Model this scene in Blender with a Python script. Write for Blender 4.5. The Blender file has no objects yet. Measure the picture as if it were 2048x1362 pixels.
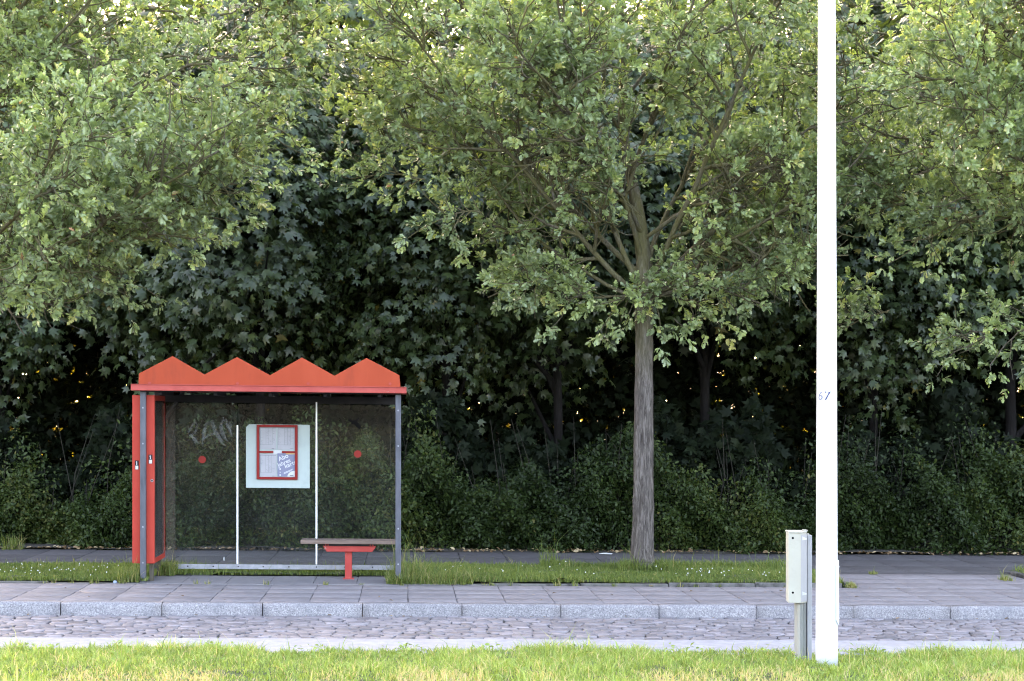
import bpy, bmesh, math
import numpy as np
from mathutils import Vector, Matrix

# ------------------------------------------------------------------ frame of the place
# X runs along the road, Y away from the viewer, Z up. The whole street falls gently to +X.
F = 3750.0                     # focal length in pixels of a 2048 wide frame
YAW = math.atan(209.0 / F)
HOR = 830.0
ZC = 1.9
SLOPE = -0.0105
cy_, sy_ = math.cos(YAW), math.sin(YAW)

def X(px, Y):
    t = (px - 1024.0) / F
    return Y * (sy_ + t * cy_) / (cy_ - t * sy_)

def Z(py, px, Y):
    x = X(px, Y)
    return ZC + (HOR - py) * (x * sy_ + Y * cy_) / F - SLOPE * x

sc = bpy.context.scene
col = sc.collection

# ------------------------------------------------------------------ materials
def new_mat(name):
    m = bpy.data.materials.new(name)
    m.use_nodes = True
    nt = m.node_tree
    for n in list(nt.nodes):
        if n.type != 'OUTPUT_MATERIAL':
            nt.nodes.remove(n)
    out = [n for n in nt.nodes if n.type == 'OUTPUT_MATERIAL'][0]
    return m, nt, out

def L(nt, a, b):
    nt.links.new(a, b)

def node(nt, t, **kw):
    n = nt.nodes.new(t)
    for k, v in kw.items():
        setattr(n, k, v)
    return n

def rgba(c):
    return (c[0], c[1], c[2], 1.0)

def ramp(nt, fac, stops):
    r = node(nt, 'ShaderNodeValToRGB')
    els = r.color_ramp.elements
    while len(els) < len(stops):
        els.new(0.5)
    for e, (p, c) in zip(els, stops):
        e.position = p
        e.color = rgba(c)
    L(nt, fac, r.inputs['Fac'])
    return r.outputs['Color']

def noise(nt, vec, scale, detail=6, rough=.6, dist=0.0):
    n = node(nt, 'ShaderNodeTexNoise')
    n.inputs['Scale'].default_value = scale
    n.inputs['Detail'].default_value = detail
    n.inputs['Roughness'].default_value = rough
    n.inputs['Distortion'].default_value = dist
    L(nt, vec, n.inputs['Vector'])
    return n.outputs['Fac']

def coords(nt, stretch=(1, 1, 1)):
    tc = node(nt, 'ShaderNodeTexCoord')
    mp = node(nt, 'ShaderNodeMapping')
    mp.inputs['Scale'].default_value = stretch
    L(nt, tc.outputs['Object'], mp.inputs['Vector'])
    return mp.outputs['Vector']

def pmat(name, stops, scale=4.0, rough=.6, bump=0.0, bscale=60.0, spec=.4, metal=0.0,
         stretch=(1, 1, 1), detail=7, tint=0.0, dirt=None, dirt_scale=2.0, bdist=0.01, dlo=.5, dhi=.72):
    m, nt, out = new_mat(name)
    p = node(nt, 'ShaderNodeBsdfPrincipled')
    v = coords(nt, stretch)
    if isinstance(stops[0], (int, float)):
        stops = [(0.3, [c * .88 for c in stops]), (0.7, [min(1, c * 1.1) for c in stops])]
    c = ramp(nt, noise(nt, v, scale, detail), stops)
    if dirt is not None:
        f = noise(nt, v, dirt_scale, 8, .7)
        mr = node(nt, 'ShaderNodeMapRange')
        mr.inputs['From Min'].default_value = dlo
        mr.inputs['From Max'].default_value = dhi
        L(nt, f, mr.inputs['Value'])
        mx = node(nt, 'ShaderNodeMixRGB')
        L(nt, mr.outputs['Result'], mx.inputs['Fac'])
        L(nt, c, mx.inputs['Color1'])
        mx.inputs['Color2'].default_value = rgba(dirt)
        c = mx.outputs['Color']
    if tint > 0:
        at = node(nt, 'ShaderNodeAttribute', attribute_name='tint')
        mr = node(nt, 'ShaderNodeMapRange')
        mr.inputs['To Min'].default_value = 1 - tint
        mr.inputs['To Max'].default_value = 1 + tint
        L(nt, at.outputs['Fac'], mr.inputs['Value'])
        mx = node(nt, 'ShaderNodeMixRGB', blend_type='MULTIPLY')
        mx.inputs['Fac'].default_value = 1
        L(nt, c, mx.inputs['Color1'])
        cmb = node(nt, 'ShaderNodeCombineColor')
        for k in range(3):
            L(nt, mr.outputs['Result'], cmb.inputs[k])
        L(nt, cmb.outputs['Color'], mx.inputs['Color2'])
        c = mx.outputs['Color']
    L(nt, c, p.inputs['Base Color'])
    p.inputs['Roughness'].default_value = rough
    p.inputs['Specular IOR Level'].default_value = spec
    p.inputs['Metallic'].default_value = metal
    if bump > 0:
        b = node(nt, 'ShaderNodeBump')
        b.inputs['Strength'].default_value = bump
        b.inputs['Distance'].default_value = bdist
        L(nt, noise(nt, v, bscale, 8, .65), b.inputs['Height'])
        L(nt, b.outputs['Normal'], p.inputs['Normal'])
    L(nt, p.outputs['BSDF'], out.inputs['Surface'])
    return m

def leaf_mat(name, stops, trans=.35, rough=.5, spec=.35, tcol=(1.25, 1.2, .55)):
    m, nt, out = new_mat(name)
    at = node(nt, 'ShaderNodeAttribute', attribute_name='tint')
    c = ramp(nt, at.outputs['Fac'], stops)
    p = node(nt, 'ShaderNodeBsdfPrincipled')
    p.inputs['Roughness'].default_value = rough
    p.inputs['Specular IOR Level'].default_value = spec
    L(nt, c, p.inputs['Base Color'])
    t = node(nt, 'ShaderNodeBsdfTranslucent')
    mx = node(nt, 'ShaderNodeMixRGB', blend_type='MULTIPLY')
    mx.inputs['Fac'].default_value = 1
    L(nt, c, mx.inputs['Color1'])
    mx.inputs['Color2'].default_value = rgba(tcol)
    L(nt, mx.outputs['Color'], t.inputs['Color'])
    ms = node(nt, 'ShaderNodeMixShader')
    ms.inputs['Fac'].default_value = trans
    L(nt, p.outputs['BSDF'], ms.inputs[1])
    L(nt, t.outputs['BSDF'], ms.inputs[2])
    L(nt, ms.outputs['Shader'], out.inputs['Surface'])
    return m

def film_mat(name, color, alpha, rough=.8):
    """thin translucent film (scratches, frosting): partly clear, partly matt"""
    m, nt, out = new_mat(name)
    p = node(nt, 'ShaderNodeBsdfDiffuse')
    p.inputs['Color'].default_value = rgba(color)
    t = node(nt, 'ShaderNodeBsdfTransparent')
    ms = node(nt, 'ShaderNodeMixShader')
    v = coords(nt)
    mr = node(nt, 'ShaderNodeMapRange')
    mr.inputs['From Min'].default_value = .3
    mr.inputs['From Max'].default_value = .7
    mr.inputs['To Min'].default_value = alpha * .35
    mr.inputs['To Max'].default_value = alpha * 1.5
    L(nt, noise(nt, v, 22, 6, .7), mr.inputs['Value'])
    L(nt, mr.outputs['Result'], ms.inputs['Fac'])
    L(nt, t.outputs['BSDF'], ms.inputs[1])
    L(nt, p.outputs['BSDF'], ms.inputs[2])
    L(nt, ms.outputs['Shader'], out.inputs['Surface'])
    return m

def glass_mat(name, veil=.05):
    m, nt, out = new_mat(name)
    t = node(nt, 'ShaderNodeBsdfTransparent')
    t.inputs['Color'].default_value = (.93, .95, .945, 1)
    g = node(nt, 'ShaderNodeBsdfGlossy')
    g.inputs['Roughness'].default_value = .02
    fr = node(nt, 'ShaderNodeFresnel')
    fr.inputs['IOR'].default_value = 1.22
    ms = node(nt, 'ShaderNodeMixShader')
    L(nt, fr.outputs['Fac'], ms.inputs['Fac'])
    L(nt, t.outputs['BSDF'], ms.inputs[1])
    L(nt, g.outputs['BSDF'], ms.inputs[2])
    d = node(nt, 'ShaderNodeBsdfDiffuse')
    d.inputs['Color'].default_value = (.2, .2, .205, 1)
    m2 = node(nt, 'ShaderNodeMixShader')
    v = coords(nt, (1, 1, .5))
    mr = node(nt, 'ShaderNodeMapRange')
    mr.inputs['From Min'].default_value = .3
    mr.inputs['From Max'].default_value = .75
    mr.inputs['To Min'].default_value = veil * .5
    mr.inputs['To Max'].default_value = veil * 1.7
    L(nt, noise(nt, v, 1.6, 4, .5), mr.inputs['Value'])
    L(nt, mr.outputs['Result'], m2.inputs['Fac'])
    L(nt, ms.outputs['Shader'], m2.inputs[1])
    L(nt, d.outputs['BSDF'], m2.inputs[2])
    L(nt, m2.outputs['Shader'], out.inputs['Surface'])
    return m

M = {}
M['red'] = pmat('red_paint', [(.3, (.285, .029, .019)), (.7, (.335, .037, .024))], 3, .5, .05, 220, spec=.12, dirt=(.2, .025, .018), dirt_scale=6, dlo=.6, dhi=.85)
M['orange'] = pmat('faded_red_panel', [(.25, (.245, .034, .013)), (.5, (.275, .040, .016)), (.75, (.305, .047, .020))], 1.6, .55, .06, 180, spec=.12, stretch=(3, 3, .6), dirt=(.17, .027, .014), dirt_scale=3, dlo=.55, dhi=.85)
M['fascia'] = pmat('chalky_red_paint', [(.3, (.27, .044, .036)), (.7, (.33, .062, .052))], 5, .5, .05, 160, spec=.12, dirt=(.42, .24, .22), dirt_scale=11, dlo=.62, dhi=.75)
M['frame_red'] = pmat('dark_red_paint', [(.3, (.16, .008, .008)), (.7, (.22, .014, .012))], 8, .4, .05, 160, spec=.12, dirt=(.3, .14, .13), dirt_scale=18, dlo=.66, dhi=.72)
M['bench_red'] = pmat('worn_red_paint', [(.3, (.27, .03, .026)), (.7, (.33, .048, .04))], 9, .5, .1, 150, spec=.12, dirt=(.34, .18, .17), dirt_scale=16, dlo=.62, dhi=.68)
M['steel'] = pmat('galvanised_steel', [(.3, (.045, .046, .056)), (.7, (.085, .086, .10))], 14, .6, .08, 120, spec=.25, metal=.1, stretch=(1, 1, .35))
M['rail'] = pmat('galvanised_rail', [(.3, (.18, .178, .195)), (.7, (.28, .276, .295))], 18, .6, .08, 120, spec=.25, metal=.1)
M['dark_metal'] = pmat('dark_underside', [(.3, (.012, .012, .014)), (.7, (.024, .022, .025))], 5, .8, spec=.2)
M['white_strip'] = pmat('white_strip', [(.3, (.80, .80, .80)), (.7, (.86, .86, .86))], 12, .3)
M['white_panel'] = pmat('white_panel', [(.3, (.27, .315, .305)), (.7, (.31, .355, .345))], 3, .45, spec=.25, dirt=(.25, .29, .28), dirt_scale=5)
M['paper'] = pmat('printed_paper', [(.3, (.25, .245, .265)), (.7, (.30, .29, .31))], 6, .6)
M['ink'] = pmat('grey_print', [(.3, (.10, .10, .125)), (.7, (.13, .125, .15))], 6, .7)
M['light_ink'] = pmat('light_grey_print', [(.3, (.16, .157, .19)), (.7, (.21, .2, .225))], 40, .7)
M['white'] = pmat('white_print', (.42, .42, .43), 6, .6)
M['poster_blue'] = pmat('blue_poster', [(.3, (.115, .118, .19)), (.7, (.145, .148, .225))], 5, .5)
M['red_dot'] = pmat('red_sticker', (.21, .013, .009), 6, .6, spec=.2)
M['black'] = pmat('black_sticker', (.004, .004, .005), 6, .8, spec=.05)
M['sticker_dark'] = pmat('dark_sticker', (.012, .012, .016), 6, .7, spec=.1)
M['wood'] = pmat('weathered_wood', [(.25, (.072, .045, .035)), (.5, (.122, .081, .064)), (.75, (.17, .12, .098))], 6, .75, .3, 30, stretch=(.5, 8, 8))
M['post_wood'] = pmat('old_timber', [(.3, (.04, .032, .022)), (.7, (.08, .066, .048))], 9, .8, .3, 40, stretch=(4, 4, .5))
M['pole'] = pmat('white_pole_paint', [(.3, (.42, .42, .432)), (.7, (.47, .47, .48))], 3, .45, .04, 60, dirt=(.30, .29, .285), dirt_scale=5, dlo=.57, dhi=.8)
M['box'] = pmat('ivory_plastic', [(.3, (.31, .297, .255)), (.7, (.36, .346, .298))], 4, .5, .05, 160, dirt=(.24, .232, .2), dirt_scale=8, dlo=.55, dhi=.85)
M['box_side'] = pmat('grey_plastic', [(.3, (.25, .25, .265)), (.7, (.30, .30, .312))], 4, .5, .05, 160)
M['pedestal'] = pmat('grey_green_plastic', [(.3, (.19, .195, .182)), (.7, (.235, .24, .226))], 4, .55, .05, 160)
M['number'] = pmat('faded_blue_stencil', (.045, .042, .11), 30, .7)
M['number_faint'] = pmat('very_faded_stencil', (.14, .14, .20), 30, .7)
M['slab'] = pmat('paving_slab', [(.25, (.124, .112, .119)), (.5, (.158, .143, .151)), (.8, (.198, .181, .188))], 9, .75, .22, 90, tint=.08, dirt=(.100, .090, .095), dirt_scale=2.2, dlo=.5, dhi=.8)
M['path_slab'] = pmat('path_slab', [(.25, (.042, .038, .041)), (.5, (.054, .049, .053)), (.8, (.07, .064, .068))], 8, .8, .22, 90, tint=.14, dirt=(.03, .027, .028), dirt_scale=2.0, dlo=.48, dhi=.78)  # darker than the pavement; tree shade is partly put into this colour
M['joint'] = pmat('dark_joint', [(.3, (.022, .021, .022)), (.7, (.045, .042, .04))], 12, .9)
M['pad'] = pmat('shelter_concrete', [(.3, (.12, .11, .117)), (.7, (.17, .158, .165))], 8, .8, .2, 70, dirt=(.13, .125, .13), dirt_scale=4)
M['kerb'] = pmat('granite_kerb', [(.28, (.070, .065, .074)), (.5, (.166, .155, .163)), (.72, (.30, .282, .284))], 75, .7, .6, 55, tint=.1, detail=3, dirt=(.11, .108, .12), dirt_scale=3.5, dlo=.5, dhi=.8)
M['edging'] = pmat('mossy_edging', [(.3, (.06, .056, .053)), (.7, (.12, .113, .108))], 9, .85, .4, 50, dirt=(.02, .018, .016), dirt_scale=4, dlo=.5, dhi=.62)
M['sett'] = pmat('worn_sett', [(.2, (.092, .081, .089)), (.5, (.148, .133, .142)), (.8, (.225, .204, .211))], 7, .55, .3, 45, tint=.36, spec=.5)
M['gutter'] = pmat('pale_concrete', [(.3, (.21, .198, .207)), (.7, (.285, .27, .277))], 12, .7, .3, 80, dirt=(.3, .3, .33), dirt_scale=3)
M['soil'] = pmat('soil', [(.3, (.022, .018, .014)), (.7, (.05, .042, .032))], 6, .95, .5, 30)
M['turf'] = pmat('turf', [(.25, (.030, .030, .014)), (.5, (.040, .050, .017)), (.75, (.06, .068, .024))], 5, .95, .5, 40)
M['ground'] = pmat('ground', [(.3, (.05, .06, .03)), (.7, (.08, .09, .045))], .3, .95)
M['paper_litter'] = pmat('litter_paper', (.45, .45, .46), 12, .7)
M['blue_litter'] = pmat('litter_wrapper', (.2, .25, .34), 12, .5)

def bark_mat(name, a, b, c, moss, z0, z1, scale=16):
    m, nt, out = new_mat(name)
    p = node(nt, 'ShaderNodeBsdfPrincipled')
    v = coords(nt, (1, 1, .14))
    n1 = noise(nt, v, scale, 8, .72, .8)
    c1 = ramp(nt, n1, [(.36, a), (.5, b), (.64, c)])
    big = ramp(nt, noise(nt, coords(nt, (1, 1, .3)), 5, 5, .7), [(.3, (.62, .6, .58)), (.55, (1, 1, 1)), (.75, (1.35, 1.33, 1.28))])
    mm = node(nt, 'ShaderNodeMixRGB', blend_type='MULTIPLY')
    mm.inputs['Fac'].default_value = 1
    L(nt, c1, mm.inputs['Color1'])
    L(nt, big, mm.inputs['Color2'])
    c1 = mm.outputs['Color']
    # algae: greener towards the fork, patchy
    sep = node(nt, 'ShaderNodeSeparateXYZ')
    tc = node(nt, 'ShaderNodeTexCoord')
    L(nt, tc.outputs['Object'], sep.inputs['Vector'])
    mr = node(nt, 'ShaderNodeMapRange')
    mr.inputs['From Min'].default_value = z0
    mr.inputs['From Max'].default_value = z1
    L(nt, sep.outputs['Z'], mr.inputs['Value'])
    ml = node(nt, 'ShaderNodeMath', operation='MULTIPLY')
    L(nt, mr.outputs['Result'], ml.inputs[0])
    L(nt, ramp(nt, noise(nt, coords(nt, (1, 1, .5)), 4, 6), [(.35, (.3, .3, .3)), (.65, (1, 1, 1))]), ml.inputs[1])
    mx = node(nt, 'ShaderNodeMixRGB')
    L(nt, ml.outputs['Value'], mx.inputs['Fac'])
    L(nt, c1, mx.inputs['Color1'])
    mx.inputs['Color2'].default_value = rgba(moss)
    L(nt, mx.outputs['Color'], p.inputs['Base Color'])
    p.inputs['Roughness'].default_value = .9
    p.inputs['Specular IOR Level'].default_value = .2
    b_ = node(nt, 'ShaderNodeBump')
    b_.inputs['Strength'].default_value = 1.0
    b_.inputs['Distance'].default_value = .03
    L(nt, n1, b_.inputs['Height'])
    L(nt, b_.outputs['Normal'], p.inputs['Normal'])
    L(nt, p.outputs['BSDF'], out.inputs['Surface'])
    return m

M['oak_bark'] = bark_mat('oak_bark', (.032, .026, .022), (.087, .073, .066), (.172, .150, .137), (.105, .095, .035), 2.3, 3.5, 34)
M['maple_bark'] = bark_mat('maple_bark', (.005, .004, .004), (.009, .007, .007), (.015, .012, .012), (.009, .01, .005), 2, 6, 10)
M['stem'] = pmat('shrub_stems', [(.3, (.012, .010, .007)), (.7, (.024, .02, .013))], 12, .9)

M['oak_leaf'] = leaf_mat('oak_leaves', [(0, (.112, .142, .072)), (.4, (.188, .236, .108)), (.75, (.282, .336, .132)), (.93, (.42, .455, .155)), (1, (.36, .18, .09))], .36, .36, .75, (.90, 1.10, .55))
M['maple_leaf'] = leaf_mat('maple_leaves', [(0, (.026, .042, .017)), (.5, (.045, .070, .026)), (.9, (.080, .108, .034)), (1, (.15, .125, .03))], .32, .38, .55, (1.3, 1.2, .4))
M['thicket_leaf'] = leaf_mat('thicket_leaves', [(0, (.006, .010, .005)), (.5, (.011, .017, .007)), (1, (.025, .032, .012))], .18, .55, .10, (1.2, 1.2, .4))  # near-black leaf colour; the deep shade of the hollow is put into it
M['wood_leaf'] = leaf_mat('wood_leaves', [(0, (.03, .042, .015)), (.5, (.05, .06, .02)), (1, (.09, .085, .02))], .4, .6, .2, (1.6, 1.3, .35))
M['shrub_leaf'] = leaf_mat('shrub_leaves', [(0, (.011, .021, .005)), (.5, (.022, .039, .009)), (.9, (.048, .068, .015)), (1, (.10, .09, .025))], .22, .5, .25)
M['grass'] = leaf_mat('grass_blades', [(0, (.11, .145, .036)), (.4, (.195, .28, .064)), (.7, (.33, .415, .115)), (.82, (.46, .40, .19)), (1, (.54, .40, .25))], .42, .5, .3, (1.2, 1.15, .5))
M['verge_grass'] = leaf_mat('verge_grass_blades', [(0, (.045, .072, .015)), (.4, (.105, .145, .032)), (.7, (.18, .215, .052)), (.85, (.24, .22, .08)), (1, (.32, .26, .14))], .4, .5, .3, (1.2, 1.15, .5))
M['dry_leaf'] = leaf_mat('dry_leaves', [(0, (.10, .06, .03)), (.6, (.22, .14, .08)), (1, (.4, .32, .2))], .2, .7, .2)
M['flower'] = pmat('clover_white', (.5, .5, .46), 20, .7)
M['glass'] = glass_mat('shelter_glass', .014)
M['case_glass'] = glass_mat('case_glass', .06)
M['scratch'] = film_mat('scratched_glass', (.3, .31, .32), .19)
M['frost'] = film_mat('frosted_glass', (.13, .11, .09), .20)
M['frost_faint'] = film_mat('dusty_glass', (.42, .42, .42), .08)
M['ad_dark'] = pmat('dark_poster', [(.35, (.02, .03, .03)), (.6, (.12, .15, .145)), (.75, (.3, .34, .34))], 3.5, .5, stretch=(1, 2, .6))
M['ad_blue'] = pmat('poster_blue_band', (.05, .15, .5), 4, .5)
M['ad_ochre'] = pmat('poster_ochre_band', (.5, .3, .1), 4, .5)
M['ad_white'] = pmat('poster_pale_print', (.7, .75, .8), 4, .5)

# ------------------------------------------------------------------ mesh helpers
class MB:
    def __init__(self):
        self.bm = bmesh.new()
        self.tints = False
    def _add(self, tmp):
        me = bpy.data.meshes.new('tmp')
        tmp.to_mesh(me)
        tmp.free()
        self.bm.from_mesh(me)
        bpy.data.meshes.remove(me)
        return self
    def box(self, x0, x1, y0, y1, z0, z1, bev=0.0, seg=2, rot=None):
        t = bmesh.new()
        bmesh.ops.create_cube(t, size=1)
        for v in t.verts:
            v.co = Vector(((v.co.x + .5) * (x1 - x0) + x0, (v.co.y + .5) * (y1 - y0) + y0, (v.co.z + .5) * (z1 - z0) + z0))
        if bev > 0:
            bmesh.ops.bevel(t, geom=list(t.edges), offset=bev, segments=seg, affect='EDGES', profile=.5)
        if rot:
            c = Vector(((x0 + x1) / 2, (y0 + y1) / 2, (z0 + z1) / 2))
            bmesh.ops.rotate(t, verts=t.verts, cent=c, matrix=Matrix.Rotation(rot[1], 3, rot[0]))
        return self._add(t)
    def prism(self, pts, y0, y1, bev=0.0, axis='Y'):
        """closed outline in XZ (or XY for axis Z), extruded"""
        t = bmesh.new()
        if axis == 'Y':
            a = [t.verts.new((x, y0, z)) for x, z in pts]
            b = [t.verts.new((x, y1, z)) for x, z in pts]
        elif axis == 'Z':
            a = [t.verts.new((x, z, y0)) for x, z in pts]
            b = [t.verts.new((x, z, y1)) for x, z in pts]
        else:
            a = [t.verts.new((y0, x, z)) for x, z in pts]
            b = [t.verts.new((y1, x, z)) for x, z in pts]
        t.faces.new(a)
        t.faces.new(b[::-1])
        n = len(pts)
        for i in range(n):
            t.faces.new((a[i], b[i], b[(i + 1) % n], a[(i + 1) % n]))
        bmesh.ops.recalc_face_normals(t, faces=t.faces)
        if bev > 0:
            bmesh.ops.bevel(t, geom=list(t.edges), offset=bev, segments=2, affect='EDGES', profile=.5)
        return self._add(t)
    def tube(self, pts, radii, n=8, cap=True):
        t = bmesh.new()
        rings = tube_rings(pts, radii, n)
        vs = [[t.verts.new(c) for c in r] for r in rings]
        for i in range(len(vs) - 1):
            for k in range(n):
                f = t.faces.new((vs[i][k], vs[i][(k + 1) % n], vs[i + 1][(k + 1) % n], vs[i + 1][k]))
                f.smooth = True
        if cap:
            t.faces.new(vs[0][::-1])
            t.faces.new(vs[-1])
        return self._add(t)
    def disc(self, x, y, z, r, th=.002, n=24):
        return self.prism([(x + r * math.cos(2 * math.pi * i / n), z + r * math.sin(2 * math.pi * i / n)) for i in range(n)], y, y - th)
    def mesh(self, name):
        me = bpy.data.meshes.new(name)
        self.bm.to_mesh(me)
        self.bm.free()
        return me

def tube_rings(pts, radii, n):
    pts = [np.array(p, float) for p in pts]
    rings = []
    u = None
    for i, p in enumerate(pts):
        d = pts[min(i + 1, len(pts) - 1)] - pts[max(i - 1, 0)]
        d = d / (np.linalg.norm(d) + 1e-9)
        if u is None:
            u = np.cross(d, [0.31, .95, 0.05])
        u = u - d * np.dot(u, d)
        u /= np.linalg.norm(u) + 1e-9
        w = np.cross(d, u)
        rings.append([p + radii[i] * (math.cos(2 * math.pi * k / n) * u + math.sin(2 * math.pi * k / n) * w) for k in range(n)])
    return rings

def fast_mesh(name, verts, faces, tint=None, smooth=False):
    """verts (n,3), faces (m,k) one polygon size"""
    me = bpy.data.meshes.new(name)
    verts = np.ascontiguousarray(verts, dtype=np.float32)
    faces = np.ascontiguousarray(faces, dtype=np.int32)
    k = faces.shape[1]
    me.vertices.add(len(verts))
    me.vertices.foreach_set('co', verts.ravel())
    me.loops.add(faces.size)
    me.loops.foreach_set('vertex_index', faces.ravel())
    me.polygons.add(len(faces))
    me.polygons.foreach_set('loop_start', np.arange(0, faces.size, k, dtype=np.int32))
    me.update(calc_edges=True)
    if smooth:
        me.polygons.foreach_set('use_smooth', np.ones(len(faces), dtype=bool))
    if tint is not None:
        a = me.attributes.new('tint', 'FLOAT', 'POINT')
        a.data.foreach_set('value', np.ascontiguousarray(tint, dtype=np.float32))
    return me

class Tubes:
    """many tubes in one mesh, numpy quick"""
    def __init__(self):
        self.v = []
        self.f = []
        self.n = 0
    def add(self, pts, radii, n):
        r = np.array(tube_rings(pts, radii, n)).reshape(-1, 3)
        m = len(pts)
        self.v.append(r)
        for i in range(m - 1):
            for k in range(n):
                a = self.n + i * n
                self.f.append((a + k, a + (k + 1) % n, a + n + (k + 1) % n, a + n + k))
        self.n += len(r)
    def mesh(self, name):
        return fast_mesh(name, np.concatenate(self.v), np.array(self.f), smooth=True)

def shear_mesh(me, x0=0.0, origin=(0, 0, 0)):
    n = len(me.vertices)
    a = np.empty(n * 3, dtype=np.float32)
    me.vertices.foreach_get('co', a)
    a = a.reshape(-1, 3)
    a -= np.array(origin, dtype=np.float32)
    a[:, 2] += SLOPE * a[:, 0]
    me.vertices.foreach_set('co', a.ravel())
    me.update()

ORIGIN = {}
def tag(o, label=None, cat=None, group=None, kind=None):
    if label: o['label'] = label
    if cat: o['category'] = cat
    if group: o['group'] = group
    if kind: o['kind'] = kind
    return o

def thing(name, label, cat, loc, group=None):
    o = bpy.data.objects.new(name, None)
    col.objects.link(o)
    o.empty_display_size = .2
    o.location = (loc[0], loc[1], loc[2] + SLOPE * loc[0])
    ORIGIN[o.name] = tuple(loc)
    return tag(o, label, cat, group)

def link(name, me, mat, parent=None):
    """mesh given in street coordinates becomes one object"""
    if isinstance(me, MB):
        me = me.mesh(name)
    org = ORIGIN[parent.name] if parent else (0, 0, 0)
    shear_mesh(me, origin=org)
    if isinstance(mat, str):
        mat = M[mat]
    me.materials.append(mat)
    me.name = name
    o = bpy.data.objects.new(name, me)
    col.objects.link(o)
    if parent:
        o.parent = parent
        ORIGIN[o.name] = org
    return o

def struct(name, me, mat):
    return tag(link(name, me, mat), kind='structure')

def text_mesh(body, size, depth=.0008, shear=0.0, spacing=1.0, offset=0.0):
    cu = bpy.data.curves.new('lettering', 'FONT')
    cu.body = body
    cu.size = size
    cu.extrude = depth
    cu.shear = shear
    cu.space_character = spacing
    cu.offset = offset
    cu.align_x = 'LEFT'
    ob = bpy.data.objects.new('lettering', cu)
    col.objects.link(ob)
    bpy.context.view_layer.update()
    me = bpy.data.meshes.new_from_object(ob.evaluated_get(bpy.context.evaluated_depsgraph_get()))
    bpy.data.objects.remove(ob)
    bpy.data.curves.remove(cu)
    return me

def add_text(mb, body, size, x, y, z, ang=0.0, **kw):
    """upright lettering facing the viewer (-Y)"""
    me = text_mesh(body, size, **kw)
    R = Matrix.Translation((x, y, z)) @ Matrix.Rotation(-ang, 4, 'Y') @ Matrix.Rotation(math.pi / 2, 4, 'X')
    me.transform(R)
    mb.bm.from_mesh(me)
    bpy.data.meshes.remove(me)

# ------------------------------------------------------------------ the ground
def sheet(x0, x1, y0, y1, z, nx=1, ny=1, bump=0.0, seed=0):
    r = np.random.default_rng(seed)
    xs = np.linspace(x0, x1, nx + 1)
    ys = np.linspace(y0, y1, ny + 1)
    gx, gy = np.meshgrid(xs, ys)
    gz = np.full_like(gx, z) + bump * r.normal(size=gx.shape)
    v = np.stack([gx, gy, gz], -1).reshape(-1, 3)
    w = nx + 1
    f = [(j * w + i, j * w + i + 1, (j + 1) * w + i + 1, (j + 1) * w + i) for j in range(ny) for i in range(nx)]
    return v, np.array(f)

v, f = sheet(-700, 700, -300, 900, -.30)
struct('ground', fast_mesh('ground', v, f), 'ground')

Y_TURF, Y_GUT, Y_KERB, Y_SLAB, Y_VERGE, Y_PATH, Y_HEDGE = 16.2, 16.9, 18.9, 19.06, 20.97, 23.15, 26.1
ROAD_Z = -.125
XL, XR = -16.0, 18.0

# road: every sett with a rounded top, over a dark joint sheet
def setts(x0, x1, y0, y1, seed):
    r = np.random.default_rng(seed)
    V, Fq, T = [], [], []
    row_d = .10
    rows = int((y1 - y0) / row_d)
    n = 0
    for j in range(rows):
        ya = y0 + (y1 - y0) * j / rows
        yb = y0 + (y1 - y0) * (j + 1) / rows
        x = x0 + r.uniform(-.1, 0)
        prev = None
        while x < x1:
            w = r.uniform(.10, .23)
            def wav(xx, yy):
                return yy + .035 * math.sin(xx * 1.9 + 1.3 * math.sin(xx * .7)) + .02 * math.sin(xx * 5.3 + yy * 3)
            g = .007
            cs = []
            for (cx, cy) in ((x, ya), (x + w, ya), (x + w, yb), (x, yb)):
                cs.append([cx + r.normal(0, .012), wav(cx, cy) + r.normal(0, .009)])
            c = np.array(cs)
            mid = c.mean(0)
            out = mid + (c - mid) * (1 - g / .045)
            inn = mid + (c - mid) * (.78)
            zt = ROAD_Z + r.normal(0, .003)
            tl = r.normal(0, .012, 2)
            base = np.column_stack([out, np.full(4, zt - .025)])
            low = np.column_stack([mid + (c - mid) * .92, np.full(4, zt - .005)])
            top = np.column_stack([inn, np.full(4, zt)])
            for arr in (low, top):
                arr[:, 2] += (arr[:, 0] - mid[0]) * tl[0] + (arr[:, 1] - mid[1]) * tl[1]
            V += [base, low, top]
            for k in range(4):
                k2 = (k + 1) % 4
                Fq.append((n + k, n + k2, n + 4 + k2, n + 4 + k))
                Fq.append((n + 4 + k, n + 4 + k2, n + 8 + k2, n + 8 + k))
            Fq.append((n + 8, n + 9, n + 10, n + 11))
            T += [float(np.clip(r.normal(.5, .27), 0, 1))] * 12
            n += 12
            x += w
    return fast_mesh('road', np.concatenate(V), np.array(Fq), np.array(T), smooth=True)
struct('road', setts(-9, 12, Y_GUT + .02, Y_KERB - .02, 3), 'sett')
v, f = sheet(-60, 60, Y_GUT, Y_KERB, ROAD_Z - .016)
struct('road_bed', fast_mesh('road_bed', v, f), 'joint')
struct('gutter', MB().box(-60, 60, 15.9, Y_GUT, -.3, ROAD_Z + .012, .01), 'gutter')

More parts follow.
